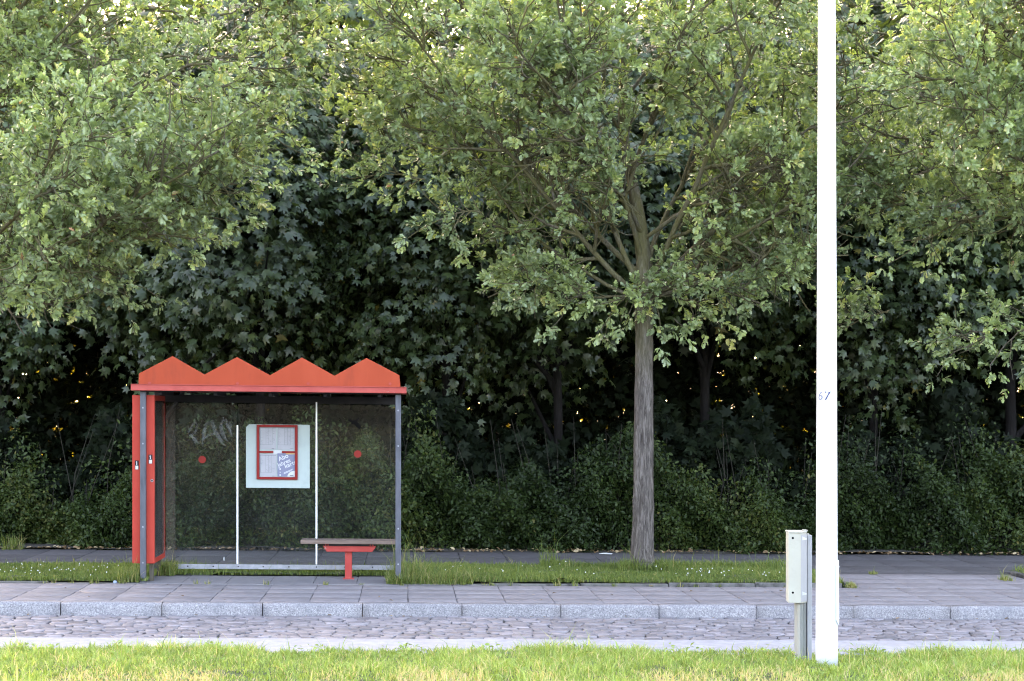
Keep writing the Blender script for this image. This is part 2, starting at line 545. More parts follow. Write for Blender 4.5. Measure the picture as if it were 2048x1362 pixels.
# kerb: metre-long granite stones with rounded noses
def kerbs():
    r = np.random.default_rng(5)
    k0 = X(121, Y_KERB)
    V, Fq, T, n = [], [], [], 0
    prof = [(0.0, -.30), (0.0, -.035), (.006, -.016), (.018, -.005), (.035, -.0005), (.15, 0.0), (.15, -.3)]
    for i in range(-14, 18):
        a, b = k0 + i * 1.0, k0 + i * 1.0 + 1.0
        dz, dy = r.normal(0, .0025), r.normal(0, .004)
        xs = np.linspace(a + .004, b - .004, 9)
        for q, xx in enumerate(xs):
            e = .006 if q in (0, 8) else 0
            for (py, pz) in prof:
                wob = r.normal(0, .0012) if q not in (0, 8) else 0
                V.append((xx, Y_KERB + py + dy + (e if py < .03 else 0) + wob, pz + dz - e + wob))
        T += [float(r.uniform(.1, .9))] * (9 * len(prof))
        m = len(prof)
        for q in range(8):
            for k in range(m - 1):
                Fq.append((n + q * m + k, n + (q + 1) * m + k, n + (q + 1) * m + k + 1, n + q * m + k + 1))
        for q in (0, 8):
            o = n + q * m
            Fq.append((o, o + 1, o + 5, o + 6))
            Fq.append((o + 1, o + 2, o + 4, o + 5))
            Fq.append((o + 2, o + 3, o + 4, o + 4))
        n += 9 * m
    Fq = [q for q in Fq if len(set(q)) == 4]
    return fast_mesh('kerb', np.array(V), np.array(Fq), np.array(T))
struct('kerb', kerbs(), 'kerb')

def slabs(name, mat, x0, x1, y0, y1, sx, sy, phase, z=0.0, gap=.008, seed=1, skew=0.0):
    r = np.random.default_rng(seed)
    V, Fq, T, n = [], [], [], 0
    ny = max(1, round((y1 - y0) / sy))
    sy = (y1 - y0) / ny
    i0, i1 = math.floor((x0 - phase) / sx), math.ceil((x1 - phase) / sx)
    for j in range(ny):
        for i in range(i0, i1):
            a, b = max(x0, phase + i * sx), min(x1, phase + (i + 1) * sx)
            if b - a < .03:
                continue
            c, d = y0 + j * sy, y0 + (j + 1) * sy
            g, gy = gap * r.uniform(.4, 1.0) / 2, gap * r.uniform(.3, .6) / 2
            zz = z + r.normal(0, .0016)
            tl = r.normal(0, .003, 2)
            out = np.array([(a + g, c + gy), (b - g, c + gy), (b - g, d - gy), (a + g, d - gy)]) + r.normal(0, .0015, (4, 2))
            out[:, 0] += skew * (out[:, 1] - y0)
            mid = out.mean(0)
            inn = out + np.sign(mid - out) * .006
            zi = zz + (inn - mid) @ tl
            V += [np.column_stack([out, np.full(4, zz - .05)]), np.column_stack([out, zi - .004]), np.column_stack([inn, zi])]
            for k in range(4):
                k2 = (k + 1) % 4
                Fq.append((n + k, n + k2, n + 4 + k2, n + 4 + k))
                Fq.append((n + 4 + k, n + 4 + k2, n + 8 + k2, n + 8 + k))
            Fq.append((n + 8, n + 9, n + 10, n + 11))
            T += [float(np.clip(r.normal(.5, .25), 0, 1))] * 12
            n += 12
    return struct(name, fast_mesh(name, np.concatenate(V), np.array(Fq), np.array(T)), mat)

PH = X(816, Y_SLAB)
XG = X(1702, Y_VERGE)                 # where the verge ends and the crossing begins
XG2 = X(2030, 22.6)
slabs('pavement', 'slab', XL, XR, Y_SLAB, Y_VERGE - .01, .5, .47, PH, seed=11)
slabs('crossing', 'slab', XG, XG2, Y_VERGE - .01, Y_PATH - .35, .62, .6, XG + .1, seed=12)
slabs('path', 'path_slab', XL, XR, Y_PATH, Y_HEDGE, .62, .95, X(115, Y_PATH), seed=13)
v, f = sheet(XL, XR, Y_SLAB, Y_HEDGE + .1, -.022)
struct('pavement_bed', fast_mesh('pavement_bed', v, f), 'joint')
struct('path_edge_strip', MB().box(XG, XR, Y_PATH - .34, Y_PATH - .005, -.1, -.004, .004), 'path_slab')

# shelter pad
PX0, PX1 = X(296, 21.9), X(800, 21.5)
mb = MB()
mb.box(X(292, Y_VERGE), PX1, Y_VERGE, Y_VERGE + .10, -.2, .004, .006)
for i in range(6):
    a = PX0 + (PX1 - PX0) * i / 6
    b = PX0 + (PX1 - PX0) * (i + 1) / 6
    mb.box(a + .002, b - .002, Y_VERGE + .104, 22.03, -.2, .002 + .0015 * (i % 2), .004)
struct('shelter_floor', mb, 'pad')

# verge turf with edging stones
VZ = .045
def turf_sheet(name, x0, x1, y0, y1, z, seed):
    v, f = sheet(x0, x1, y0, y1, z, max(2, int((x1 - x0) * 5)), max(2, int((y1 - y0) * 5)), .012, seed)
    return struct(name, fast_mesh(name, v, f, smooth=True), 'turf')
turf_sheet('verge_turf', XL, PX0, Y_VERGE + .09, Y_PATH - .01, .03, 1)
turf_sheet('verge_turf', PX0, PX1, 22.04, Y_PATH - .01, .02, 2)
turf_sheet('verge_turf', PX1, XG - .05, Y_VERGE + .09, Y_PATH - .01, VZ, 3)
turf_sheet('verge_turf', XG2 + .06, XR, Y_VERGE + .09, Y_PATH - .01, VZ, 4)
def med_z(y):
    return -.13 + .065 * np.clip((16.0 - y) / 1.6, 0, 1)
v, f = sheet(-30, 30, 2, 16.06, 0, 240, 70, .008, 5)
v[:, 2] += med_z(v[:, 1])
struct('median_turf', fast_mesh('median_turf', v, f, smooth=True), 'turf')
v, f = sheet(-30, 30, -40, 2, -.08)
struct('median_ground', fast_mesh('median_ground', v, f), 'turf')
def edging(x0, x1, y, z0, z1, seed):
    r = np.random.default_rng(seed)
    mb = MB()
    x = x0
    while x < x1 - .1:
        w = min(1.0 + r.uniform(-.02, .02), x1 - x)
        h = z0 + (z1 - z0) * (x - x0) / (x1 - x0)
        mb.box(x + .005, x + w - .005, y + r.normal(0, .006), y + .075, -.2, h + r.normal(0, .004), .008)
        x += w
    return mb
struct('verge_edging', edging(X(806, Y_VERGE), XG, Y_VERGE + .01, .012, .06, 3), 'edging')
struct('verge_edging', edging(XL, X(283, Y_VERGE), Y_VERGE + .01, .06, .004, 4), 'edging')
struct('verge_edging', edging(XG2, XR, Y_VERGE + .01, .05, .05, 6), 'edging')
mb = MB()
mb.box(XG2 + .004, XG2 + .075, Y_VERGE + .09, Y_PATH - .36, -.2, .045, .008)
struct('verge_edging', mb, 'edging')
mb = MB()
mb.box(XG - .055, XG + .015, Y_VERGE + .09, Y_PATH - .36, -.2, .045, .008)
struct('verge_edging', mb, 'edging')
v, f = sheet(-60, 60, Y_HEDGE, 90, .01, 120, 60, .03, 7)
struct('forest_floor', fast_mesh('forest_floor', v, f, smooth=True), 'soil')

# ------------------------------------------------------------------ leaves
def outline_fan(pts, centre):
    """upper outline points (x along, y side) from base to tip -> mirrored fan"""
    up = [(x, y) for x, y in pts]
    lo = [(x, -y) for x, y in pts[::-1] if y > 1e-6]
    ring = up + lo
    V = np.array([centre + (0,)] + [(x, y, 0) for x, y in ring], float)
    n = len(ring)
    Fc = np.array([(0, 1 + i, 1 + (i + 1) % n) for i in range(n)])
    return V, Fc

OAK_V, OAK_F = outline_fan([(0, .012), (.22, .075), (.30, .065), (.46, .23), (.55, .11), (.70, .29), (.80, .15), (.94, .15), (1.0, 0)], (.5, 0.0))
OAK_V[:, 2] = np.abs(OAK_V[:, 1]) * .35 - .25 * (OAK_V[:, 0] - .3) ** 2
def polar(pts):
    return [(.38 + r * math.cos(math.radians(a)), r * math.sin(math.radians(a))) for a, r in pts]
mp = polar([(180, .30), (152, .34), (132, .30), (112, .52), (92, .34), (72, .40), (54, .66), (42, .46), (28, .28), (14, .40), (8, .52), (0, .64)])
mp[0] = (mp[0][0], 0.0)
MAP_V, MAP_F = outline_fan(mp, (.38, 0.0))
MAP_V[:, 2] = np.abs(MAP_V[:, 1]) * -.22 - .30 * (MAP_V[:, 0] - .3) ** 2
SHR_V, SHR_F = outline_fan([(0, 0.0), (.25, .22), (.55, .27), (.82, .15), (1, 0)], (.5, 0.0))
SHR_V[:, 2] = np.abs(SHR_V[:, 1]) * .4 - .2 * (SHR_V[:, 0] - .3) ** 2

def norm(a):
    return a / (np.linalg.norm(a, axis=-1, keepdims=True) + 1e-9)

def leaf_arrays(TV, TF, P, D, N, S):
    D = norm(D)
    N = norm(N - D * (N * D).sum(-1, keepdims=True))
    B = np.cross(N, D)
    R = np.stack([D, B, N], axis=1)                       # rows
    V = np.einsum('vk,nkj->nvj', TV, R) * S[:, None, None] + P[:, None, :]
    n, k = len(P), len(TV)
    Fa = (TF[None] + (np.arange(n) * k)[:, None, None]).reshape(-1, 3)
    return V.reshape(-1, 3), Fa

def foliage(name, TV, TF, P, D, N, S, T):
    V, Fa = leaf_arrays(TV, TF, P, D, N, S)
    return fast_mesh(name, V, Fa, np.repeat(T, len(TV)))

def sprigs_to_leaves(r, SP, SD, ST, per, length, size, up=.75):
    """rosettes of leaves round the tips of shoots"""
    n = len(SP)
    P = np.repeat(SP, per, 0)
    D = norm(np.repeat(SD, per, 0))
    t = r.random(n * per) ** .7
    R = r.normal(size=(n * per, 3))
    R = norm(R - D * (R * D).sum(-1, keepdims=True))
    LD = norm(D * (.5 + .7 * t[:, None]) + R * (.95 - .4 * t[:, None]) + np.array([0, 0, -.05]))
    N = norm(np.array([0, 0, 1.0]) * up + D * .2 + r.normal(size=(n * per, 3)) * .50)
    P = P + D * (t * length)[:, None]
    S = size * r.uniform(.62, 1.25, n * per)
    T = np.repeat(ST, per) + r.normal(0, .10, n * per)
    return P, LD, N, S, np.clip(T, 0, .95)

# ------------------------------------------------------------------ oaks
def oak(seed, base, trunk_pts, trunk_r, limbs, keep, label, per=13, size=.079, group=None, density=1.0, extra=None, clear=None, thin=.8):
    r = np.random.default_rng(seed)
    root = thing('oak_tree', label, 'tree', base, group)
    tb = Tubes()
    n = 26
    # trunk with a fluted, uneven surface
    pts = [np.array(p, float) for p in trunk_pts]
    dens_p, dens_r = [], []
    for i in range(len(pts) - 1):
        nq = 10 if pts[i][2] < 3.2 else 6
        for q in range(nq):
            s = q / nq
            dens_p.append(pts[i] * (1 - s) + pts[i + 1] * s)
            dens_r.append(trunk_r[i] * (1 - s) + trunk_r[i + 1] * s)
    dens_p.append(pts[-1])
    dens_r.append(trunk_r[-1])
    rings = np.array(tube_rings(dens_p, dens_r, n))
    cen = np.array(dens_p)
    ph = r.uniform(0, 6.28, 5)
    for i in range(len(rings)):
        a = np.linspace(0, 2 * math.pi, n, endpoint=False)
        k = 1 + .030 * np.sin(3 * a + ph[0] + i * .15) + .022 * np.sin(5 * a + ph[1] - i * .2) + .016 * np.sin(9 * a + ph[2] + i * .4) + r.normal(0, .008, n)
        k *= 1 + .02 * math.sin(i * .9 + ph[3])
        fl = math.exp(-max(0.0, cen[i][2] - pts[0][2] - .05) / .20)
        k = k + fl * (.16 * np.clip(np.sin(4 * a + ph[4]), 0, 1) + .05 * np.sin(7 * a + ph[0]))
        kn = [(.9, .8), (1.7, -1.9), (2.35, -1.1), (2.8, -2.2)]
        for kz, ka in kn:
            k = k + .13 * np.exp(-((cen[i][2] - kz) / .07) ** 2 - ((np.angle(np.exp(1j * (a - ka)))) / .35) ** 2)
        rings[i] = cen[i] + (rings[i] - cen[i]) * k[:, None]
    tb.v.append(rings.reshape(-1, 3))
    for i in range(len(rings) - 1):
        for k in range(n):
            tb.f.append((i * n + k, i * n + (k + 1) % n, (i + 1) * n + (k + 1) % n, (i + 1) * n + k))
    tb.n = rings.size // 3
    SP, SD, ST = [], [], []
    def path(p, d, length, steps, wander, lift):
        P = [np.array(p, float)]
        d = norm(np.array(d, float))
        for i in range(steps):
            d = norm(d + r.normal(0, wander, 3) + np.array([0, 0, lift]))
            P.append(P[-1] + d * length / steps)
        return P
    gp = r.uniform(0, 6.28, 6)
    def gap(p):
        return (math.sin(2.3 * p[0] + gp[0] + 1.1 * math.sin(1.7 * p[2] + gp[1])) + math.sin(2.6 * p[2] + gp[2] + 1.2 * math.sin(1.9 * p[1] + gp[3])) + math.sin(2.4 * p[1] + gp[4] + math.sin(2.2 * p[0] + gp[5])))
    def shoot(p, d, tint):
        m = keep(p)
        if force[0] or m > .20 + .22 * gap(p) and (clear is None or clear(p, r)) and (m > .8 or gap(p) > -1.5) and gap(p) > -2.2 + thin * float(np.clip((zz(150) - p[2]) / 2.2, 0, 1)):
            SP.append(p)
            SD.append(d)
            ST.append(tint)
    force = [False]
    def twig(p, d, length, rad):
        if not force[0] and keep(np.array(p) + np.array(d) * length * .6) < .05:
            return
        P = path(p, d, length, 4, .22, .05)
        tb.add(P, list(np.linspace(rad, .0035, 5)), 4)
        base_t = float(np.clip(r.normal(.42, .17), .05, .8))
        for i in range(1, 5):
            dd = norm(P[i] - P[i - 1])
            for q in range(1 if i < 4 else 2):
                sd = norm(dd * .8 + r.normal(0, .55, 3) + np.array([0, 0, .18]))
                tip = P[i] + sd * r.uniform(.0, .14)
                young = .28 if (i == 4 and r.random() < .38) else 0
                shoot(tip, sd, base_t + young)
    def branch(p, d, length, rad, lift, ntw):
        P = path(p, d, length, 6, .16, lift)
        if not force[0] and keep(P[3]) < .05:
            return
        tb.add(P, list(np.linspace(rad, .007, 7)), 6)
        for i in range(1, 7):
            dd = norm(P[i] - P[i - 1])
            for q in range(ntw if r.random() < .35 else 1):
                off = r.normal(0, 1, 3)
                off = norm(off - dd * np.dot(off, dd))
                td = norm(dd * .55 + off * .8 + np.array([0, 0, .12]))
                if r.random() < density:
                    twig(P[i] - dd * r.uniform(0, length / 6), td, r.uniform(.30, .62), .009)
        twig(P[-1], norm(P[-1] - P[-2]), .5, .009)
    for (p, d, length, rad, lift, nbr) in limbs:
        steps = max(6, int(length / .42))
        P = path(p, d, length, steps, .075, lift)
        while len(P) > 4 and keep(P[-1]) < .1:
            P.pop()
        steps = len(P) - 1
        tb.add(P, list(np.linspace(rad * .70, .011, steps + 1)), 9)
        side = 1
        for i in range(2, steps + 1):
            dd = norm(P[i] - P[i - 1])
            for q in range(nbr if r.random() < .6 else 1):
                off = norm(np.cross(dd, r.normal(0, 1, 3)))
                bd = norm(dd * .75 + off * .75)
                frac = i / steps
                branch(P[i] - dd * r.uniform(0, .3), bd, r.uniform(.7, 1.25) * (1.15 - .45 * frac), .018 * (1.2 - .6 * frac) + .006, lift * .6, 2)
        branch(P[-1], norm(P[-1] - P[-2]), .9, .014, lift, 2)
    if extra:
        force[0] = True
        extra(branch, twig)
        force[0] = False
    link('trunk', tb.mesh('trunk'), 'oak_bark', root)
    SP, SD, ST = np.array(SP), np.array(SD), np.array(ST)
    P, D, N, S, T = sprigs_to_leaves(r, SP, SD, ST, per, .13, size)
    T[r.random(len(T)) < .0012] = 1.0
    link('crown', foliage('crown', OAK_V, OAK_F, P, D, N, S, T), 'oak_leaf', root)
    print('oak leaves', len(P))
    return root

def dirv(az, el):
    a, e = math.radians(az), math.radians(el)
    return np.array([math.cos(a) * math.cos(e), math.sin(a) * math.cos(e), math.sin(e)])

YO = 22.55
bx = X(1285, YO)
SC = F / YO
def tz(py):
    return Z(py, 1285, YO)
tx = lambda px: X(px, YO)
trunk_pts = [(tx(1285), YO, -.05), (tx(1285), YO, .03), (tx(1285.5), YO, tz(1105)), (tx(1286), YO, tz(1000)), (tx(1287), YO, tz(820)), (tx(1289), YO, tz(690)),
             (tx(1288), YO, tz(600)), (tx(1289), YO + .02, tz(520)), (tx(1276), YO + .05, tz(420)), (tx(1262), YO + .1, tz(340)), (tx(1245), YO + .1, tz(250)), (tx(1250), YO, tz(100)), (tx(1240), YO, tz(-20)), (tx(1245), YO, tz(-110))]
trunk_r = [.19, .162, .139, .124, .116, .104, .112, .10, .075, .06, .05, .04, .03, .012]

def interp_env(env, v):
    ys = [e[0] for e in env]
    xs = [e[1] for e in env]
    return np.interp(v, ys, xs)

# crown envelopes: height -> side limit, in metres on the street
zz = lambda py, px=1100: Z(py, px, YO)
ENV_L = sorted([(zz(640), tx(1180)), (zz(600), tx(970)), (zz(560), tx(945)), (zz(500), tx(900)), (zz(440), tx(800)), (zz(400), tx(735)), (zz(300), tx(715)), (zz(200), tx(690)), (zz(100), tx(690)), (zz(0), tx(720)), (zz(-70), tx(840)), (zz(-110), tx(1050)), (zz(-140), tx(1250))])
ENV_R = sorted([(zz(700), tx(1400)), (zz(640), tx(1460)), (zz(590), tx(1500)), (zz(550), tx(1630)), (zz(300), tx(1660)), (zz(0), tx(1660)), (zz(-70), tx(1560)), (zz(-110), tx(1400)), (zz(-140), tx(1250))])
def keep_main(p):
    z = p[2]
    lim = zz(700 if p[0] > bx else 660)
    if p[0] < bx - 1.2:
        lim = zz(640)
    m = min(p[0] - interp_env(ENV_L, z), interp_env(ENV_R, z) - p[0], (z - lim) * 2 + .1, zz(-130) - z)
    if z < zz(560):
        m = min(m, 1.6 - abs(p[1] - YO))
    return m + .2
def clear_main(p, r):
    z = p[2]
    if abs(p[0] - bx) < .28 and p[1] < YO and z < tz(640) and p[0] < bx + .12:
        return False
    # leaves sit at the shoot ends, the big limbs themselves are bare
    for a, b in BARE:
        if p[1] < a[1] + .9:
            u = (p[0] - a[0]) * b[0] + (p[2] - a[2]) * b[2]
            if 0 < u < 2.5 and abs((p[0] - a[0]) * b[2] - (p[2] - a[2]) * b[0]) < .11 and r.random() < .8:
                return False
    # the fork stays open to view
    if p[1] < YO + .1 and zz(590) < z < zz(430) and abs(p[0] - bx) < .45 and r.random() < .85:
        return False
    return True

fk = lambda px, py: np.array([tx(px), YO, tz(py)])
limbs = [
    (fk(1272, 590), (-1.0, -.22, .62), 3.9, .050, .03, 2),
    (fk(1278, 575), (-.62, -.35, .95), 4.1, .050, .01, 2),
    (fk(1280, 550), (-.85, .45, .85), 4.3, .050, .01, 2),
    (fk(1285, 520), (-.35, -.55, 1.0), 4.2, .045, .0, 2),
    (fk(1296, 585), (.72, -.12, .85), 4.3, .055, .01, 2),
    (fk(1300, 570), (.42, -.35, 1.0), 4.4, .052, .0, 2),
    (fk(1298, 590), (1.0, .3, .42), 3.6, .045, .03, 2),
    (fk(1292, 540), (.35, .5, 1.0), 4.4, .045, .0, 2),
    (fk(1296, 600), (.85, -.5, .34), 2.6, .032, .04, 2),
    (fk(1276, 600), (-.9, .1, .35), 3.4, .036, .05, 2),
    (fk(1276, 430), (-.75, -.1, .75), 3.3, .042, .01, 2),
    (fk(1262, 350), (.55, -.3, .9), 3.4, .040, .0, 2),
    (fk(1250, 280), (-.6, -.45, .85), 3.0, .035, .0, 2),
    (fk(1250, 200), (.7, .1, .85), 2.8, .032, .0, 2),
    (fk(1248, 150), (-.8, .2, .6), 2.8, .030, .0, 2),
    (fk(1245, 60), (.5, -.4, .7), 2.3, .026, .0, 2),
    (fk(1300, 560), (1.0, -.3, .55), 3.4, .04, .02, 2),
    (fk(1295, 585), (.95, .35, .30), 2.8, .035, .03, 2),
    (fk(1245, -20), (-.6, -.3, .5), 1.6, .025, .0, 2),
    (fk(1285, 480), (.75, -.55, .65), 3.4, .036, .02, 2),
    (fk(1285, 470), (-.55, -.7, .65), 3.2, .036, .02, 2),
]
def extra_main(branch, twig):
    # low side shoots below the fork
    y1 = np.array([0, -.35, 0])
    branch(fk(1272, 590), (-1, -.35, .02), .75, .014, -.0, 1)
    branch(fk(1190, 580) + y1, (-1, -.1, .02), .55, .010, -.0, 1)
    branch(fk(1170, 595) + y1, (-1, -.1, -.02), .3, .010, -.02, 1)
    branch(fk(1090, 565) + y1, (-1, 0, .02), .42, .009, -.0, 1)
    branch(fk(1292, 592), (.9, -.6, -.0), .60, .014, -.02, 1)
    branch(fk(1350, 600) + y1, (1, -.1, -.0), .3, .010, -.02, 1)
    branch(fk(1296, 590), (.35, -.95, -.05), .4, .012, -.02, 1)
    branch(fk(1275, 592), (-.25, -.9, -.0), .25, .012, -.02, 1)
    for (px, py, ln) in ((820, 70, .7), (810, 150, .7), (830, 220, .65), (800, 300, .45), (850, 370, .6), (900, 60, .8), (880, 280, .6), (960, 440, .5)):
        branch(fk(px, py) + y1 * (1.5 - (px % 3)), (-1, -.1, .22), ln, .011, .0, 2)
    twig(fk(1340, 640) + y1, (.3, -.3, -.5), .25, .008)
def flat_dir(d):
    q = math.hypot(d[0], d[2])
    return (d[0] / q, 0, d[2] / q)
BARE = [(q[0], flat_dir(q[1])) for q in limbs[:8]] + [(fk(1289, 500), flat_dir((-.06, 0, 1)))]
oak(21, (bx, YO, 0), trunk_pts, trunk_r, limbs, keep_main, 'young oak with a bare grey trunk rising from the verge right of the shelter', extra=extra_main, clear=clear_main)

# left oak: trunk outside the frame, crown leaning in over the path
lx = X(-120, YO)
ENV_A = sorted([(zz(650), tx(140)), (zz(610), tx(215)), (zz(560), tx(250)), (zz(520), tx(330)), (zz(490), tx(430)), (zz(420), tx(440)), (zz(340), tx(440)), (zz(290), tx(530)), (zz(230), tx(570)), (zz(180), tx(420)), (zz(140), tx(460)), (zz(100), tx(640)), (zz(50), tx(660)), (zz(0), tx(560)), (zz(-200), tx(520)), (zz(-400), tx(300))])
def keep_left(p):
    return min(p[2] - zz(640), zz(-110) - p[2], interp_env(ENV_A, p[2]) - p[0], p[0] - lx + 3.2) + .2
tp = [(lx, YO, -.05), (lx, YO, .05), (lx + .02, YO, 1.5), (lx, YO, 3.0), (lx + .05, YO, 4.5), (lx + .05, YO, 6.5), (lx, YO, 9.3)]
trr = [.19, .165, .14, .125, .09, .06, .012]
def limb_set(seed, x, n, z0, z1, toward, zlow):
    r = np.random.default_rng(seed)
    out = []
    for i in range(n):
        z = z0 + (z1 - z0) * i / n
        az = r.uniform(0, 360) if i % 3 == 0 else toward + r.uniform(-70, 70)
        el = 12 + 45 * i / n + r.uniform(-8, 10)
        out.append((np.array([x, YO, z]), dirv(az, el), (4.6 - 1.9 * i / n) * r.uniform(.85, 1.1), .055 - .03 * i / n, .012, 2))
    return out
def extra_left(branch, twig):
    q = lambda px, py, dy: np.array([X(px, YO - .6), YO - .6 + dy, Z(py, px, YO - .6)])
    for (px, py, dy, dx, dz, ln) in ((60, 440, 0, 1, .02, 1.0), (200, 440, -.2, 1, .12, 1.0), (330, 440, 0, 1, .1, .55), (320, 450, .3, 1, -.02, .5), (40, 490, -.2, 1, -.05, .8), (120, 510, -.3, 1, -.10, .5), (20, 505, .2, 1, -.05, .6), (250, 400, .3, 1, .05, .9), (360, 300, -.2, 1, .2, 1.0), (400, 390, .2, .8, .2, .4), (420, 90, 0, 1, .25, .9), (480, 140, -.2, 1, .2, .7), (500, 60, .2, 1, .3, .8), (430, 190, .3, 1, .1, .7), (440, 30, 0, 1, .3, .9), (400, 240, -.3, 1, .12, .9), (520, 110, 0, 1, .15, .7), (340, 130, -.5, 1, .2, .9), (470, 250, 0, 1, .05, .5), (560, 95, 0, 1, .08, .35), (540, 30, .2, 1, .2, .5), (500, 180, -.2, 1, .05, .45), (380, 350, .2, 1, .05, .4), (300, 350, -.3, 1, .1, .8), (260, 480, -.2, 1, 0, .6), (160, 500, .2, 1, -.05, .6), (60, 400, -.4, 1, .1, 1.0), (200, 320, -.4, 1, .15, 1.0)):
        branch(q(px, py, dy), (dx, -.15, dz), ln, .013, -.01, 2)
oak(33, (lx, YO, 0), tp, trr, limb_set(5, lx, 17, 2.9, 7.2, 0, 3), keep_left, 'oak crown hanging in from the left edge above the shelter', extra=extra_left, thin=.2, per=11)

rx = X(2300, YO)
ENV_B = sorted([(zz(745, 1900), tx(1885)), (zz(650, 1900), tx(1870)), (zz(630, 1900), tx(1990)), (zz(520, 1900), tx(1960)), (zz(480, 1900), tx(1760)), (zz(430, 1900), tx(1700)), (zz(300, 1900), tx(1610)), (zz(0, 1900), tx(1590)), (zz(-300), tx(1800)), (zz(-500), tx(2000))])
def keep_right(p):
    zl = zz(640, 1900)
    if p[2] < zl + .25 and p[1] < YO - .4:
        return min(p[2] - zz(742, 1900), p[0] - interp_env(ENV_B, p[2])) + .45
    return min(zz(-110) - p[2], p[2] - zz(520, 1900), p[0] - interp_env(ENV_B, p[2]), rx + 3.2 - p[0]) + .2
tp = [(rx, YO, -.05), (rx, YO, .05), (rx - .02, YO, 1.5), (rx, YO, 3.0), (rx - .05, YO, 4.5), (rx - .05, YO, 6.5), (rx, YO, 9.3)]
def extra_right(branch, twig):
    q = lambda px, py, dy: np.array([X(px, YO - .8), YO - .8 + dy, Z(py, px, YO - .8)])
    branch(q(2110, 635, 0), (-1, 0, -.05), .7, .016, -.01, 2)
    branch(q(2010, 660, -.1), (-1, .1, .0), .4, .010, -.02, 1)
    branch(q(1965, 675, -.1), (-.8, .1, -.12), .28, .010, -.02, 1)
    for (px, py, dy, dz, ln) in ((2050, 430, 0, .05, 1.3), (1960, 390, .4, .02, 1.2), (1900, 420, -.2, 0, .9), (1850, 380, .3, .05, .8), (1960, 440, .2, .0, 1.0), (1800, 400, 0, .0, .6), (2060, 380, -.3, .1, 1.2), (1990, 330, .2, .15, 1.3), (1900, 300, -.2, .1, 1.2), (1800, 340, -.1, .05, .8), (1830, 270, .3, .1, 1.0), (1980, 430, -.3, 0, .7), (1850, 160, 0, .3, 1.1), (1900, 80, 0, .3, 1.1), (1800, 60, .3, .2, .9), (2010, 30, .1, .3, 1.0), (1760, 200, -.3, .2, .9), (1740, 120, .2, .2, .9), (1760, 300, .2, .05, .8), (1950, 200, -.4, .2, 1.1), (2040, 250, -.2, .2, 1.2)):
        branch(q(px, py, dy), (-1, -.1, dz), ln, .013, 0, 2)
    for (px, py) in ((1850, 625), (1790, 640)):
        branch(q(px, py - 20, 1.6), (-1, 0, -.05), .3, .009, -.02, 1)
oak(47, (rx, YO, 0), tp, trr, limb_set(9, rx, 19, 3.6, 7.4, 180, 4), keep_right, 'oak crown hanging in from the right edge beyond the white pole', extra=extra_right)

# ------------------------------------------------------------------ maples behind the hedge
def maple_meshes(seed, h0, h1, rad, nspray):
    r = np.random.default_rng(seed)
    tb = Tubes()
    lean = r.normal(0, .25, 2)
    tp = [np.array([lean[0] * t ** 2, lean[1] * t ** 2, h1 * .92 * t]) for t in np.linspace(0, 1, 8)]
    tp[0][2] = -.1
    tb.add(tp, list(np.linspace(.10, .02, 8)), 12)
    P0, D0 = [], []
    hc, hr = (h0 + h1) / 2, (h1 - h0) / 2
    lob = r.normal(size=(9, 3))
    lob = norm(lob)
    while len(P0) < nspray:
        d = norm(r.normal(size=3))
        k = r.uniform(.25, 1) ** .45
        bumpy = .64 + .50 * np.max(np.clip(lob @ d, 0, 1) ** 5)
        sq = (1 - .10 * max(d[2], 0) ** 2)
        p = np.array([d[0] * rad * sq, d[1] * rad * sq, hc + d[2] * hr]) * np.array([k * bumpy, k * bumpy, 1])
        p[2] = hc + d[2] * hr * (k * bumpy)
        P0.append(p)
        D0.append(norm(np.array([d[0], d[1], d[2] * .35 - .12])))
    P0, D0 = np.array(P0), np.array(D0)
    for i in range(26):                                     # limbs to the sprays
        q = P0[r.integers(len(P0))]
        z = max(1.0, q[2] - r.uniform(.8, 2.2))
        s = np.array([0, 0, min(z, h1 * .85)])
        m = (s + q) / 2 + np.array([0, 0, .3])
        tb.add([s, m, q], [.05, .03, .008], 5)
    per = 16
    n = len(P0) * per
    C = np.repeat(P0, per, 0)
    D = np.repeat(D0, per, 0)
    side = np.cross(D, np.array([0, 0, 1.0]))
    side = norm(side)
    a, b = r.normal(0, .24, n), r.uniform(-.30, .30, n)
    P = C + side * a[:, None] + D * b[:, None] + np.array([0, 0, 1]) * (-.35 * a ** 2 * 3 - .35 * b + r.normal(0, .06, n))[:, None]
    LD = norm(D * .8 + side * (a * 2.6)[:, None] + np.array([0, 0, -.7]) + r.normal(0, .40, (n, 3)))
    N = norm(D * .7 + np.array([0, 0, .8]) + r.normal(0, .42, (n, 3)))
    S = .168 * r.uniform(.45, 1.3, n)
    T = np.clip(np.repeat(r.normal(.42, .15, len(P0)), per) + r.normal(0, .12, n), 0, .93)
    T[r.random(n) < .004] = 1.0
    return tb.mesh('trunk'), foliage('crown', MAP_V, MAP_F, P, LD, N, S, T)

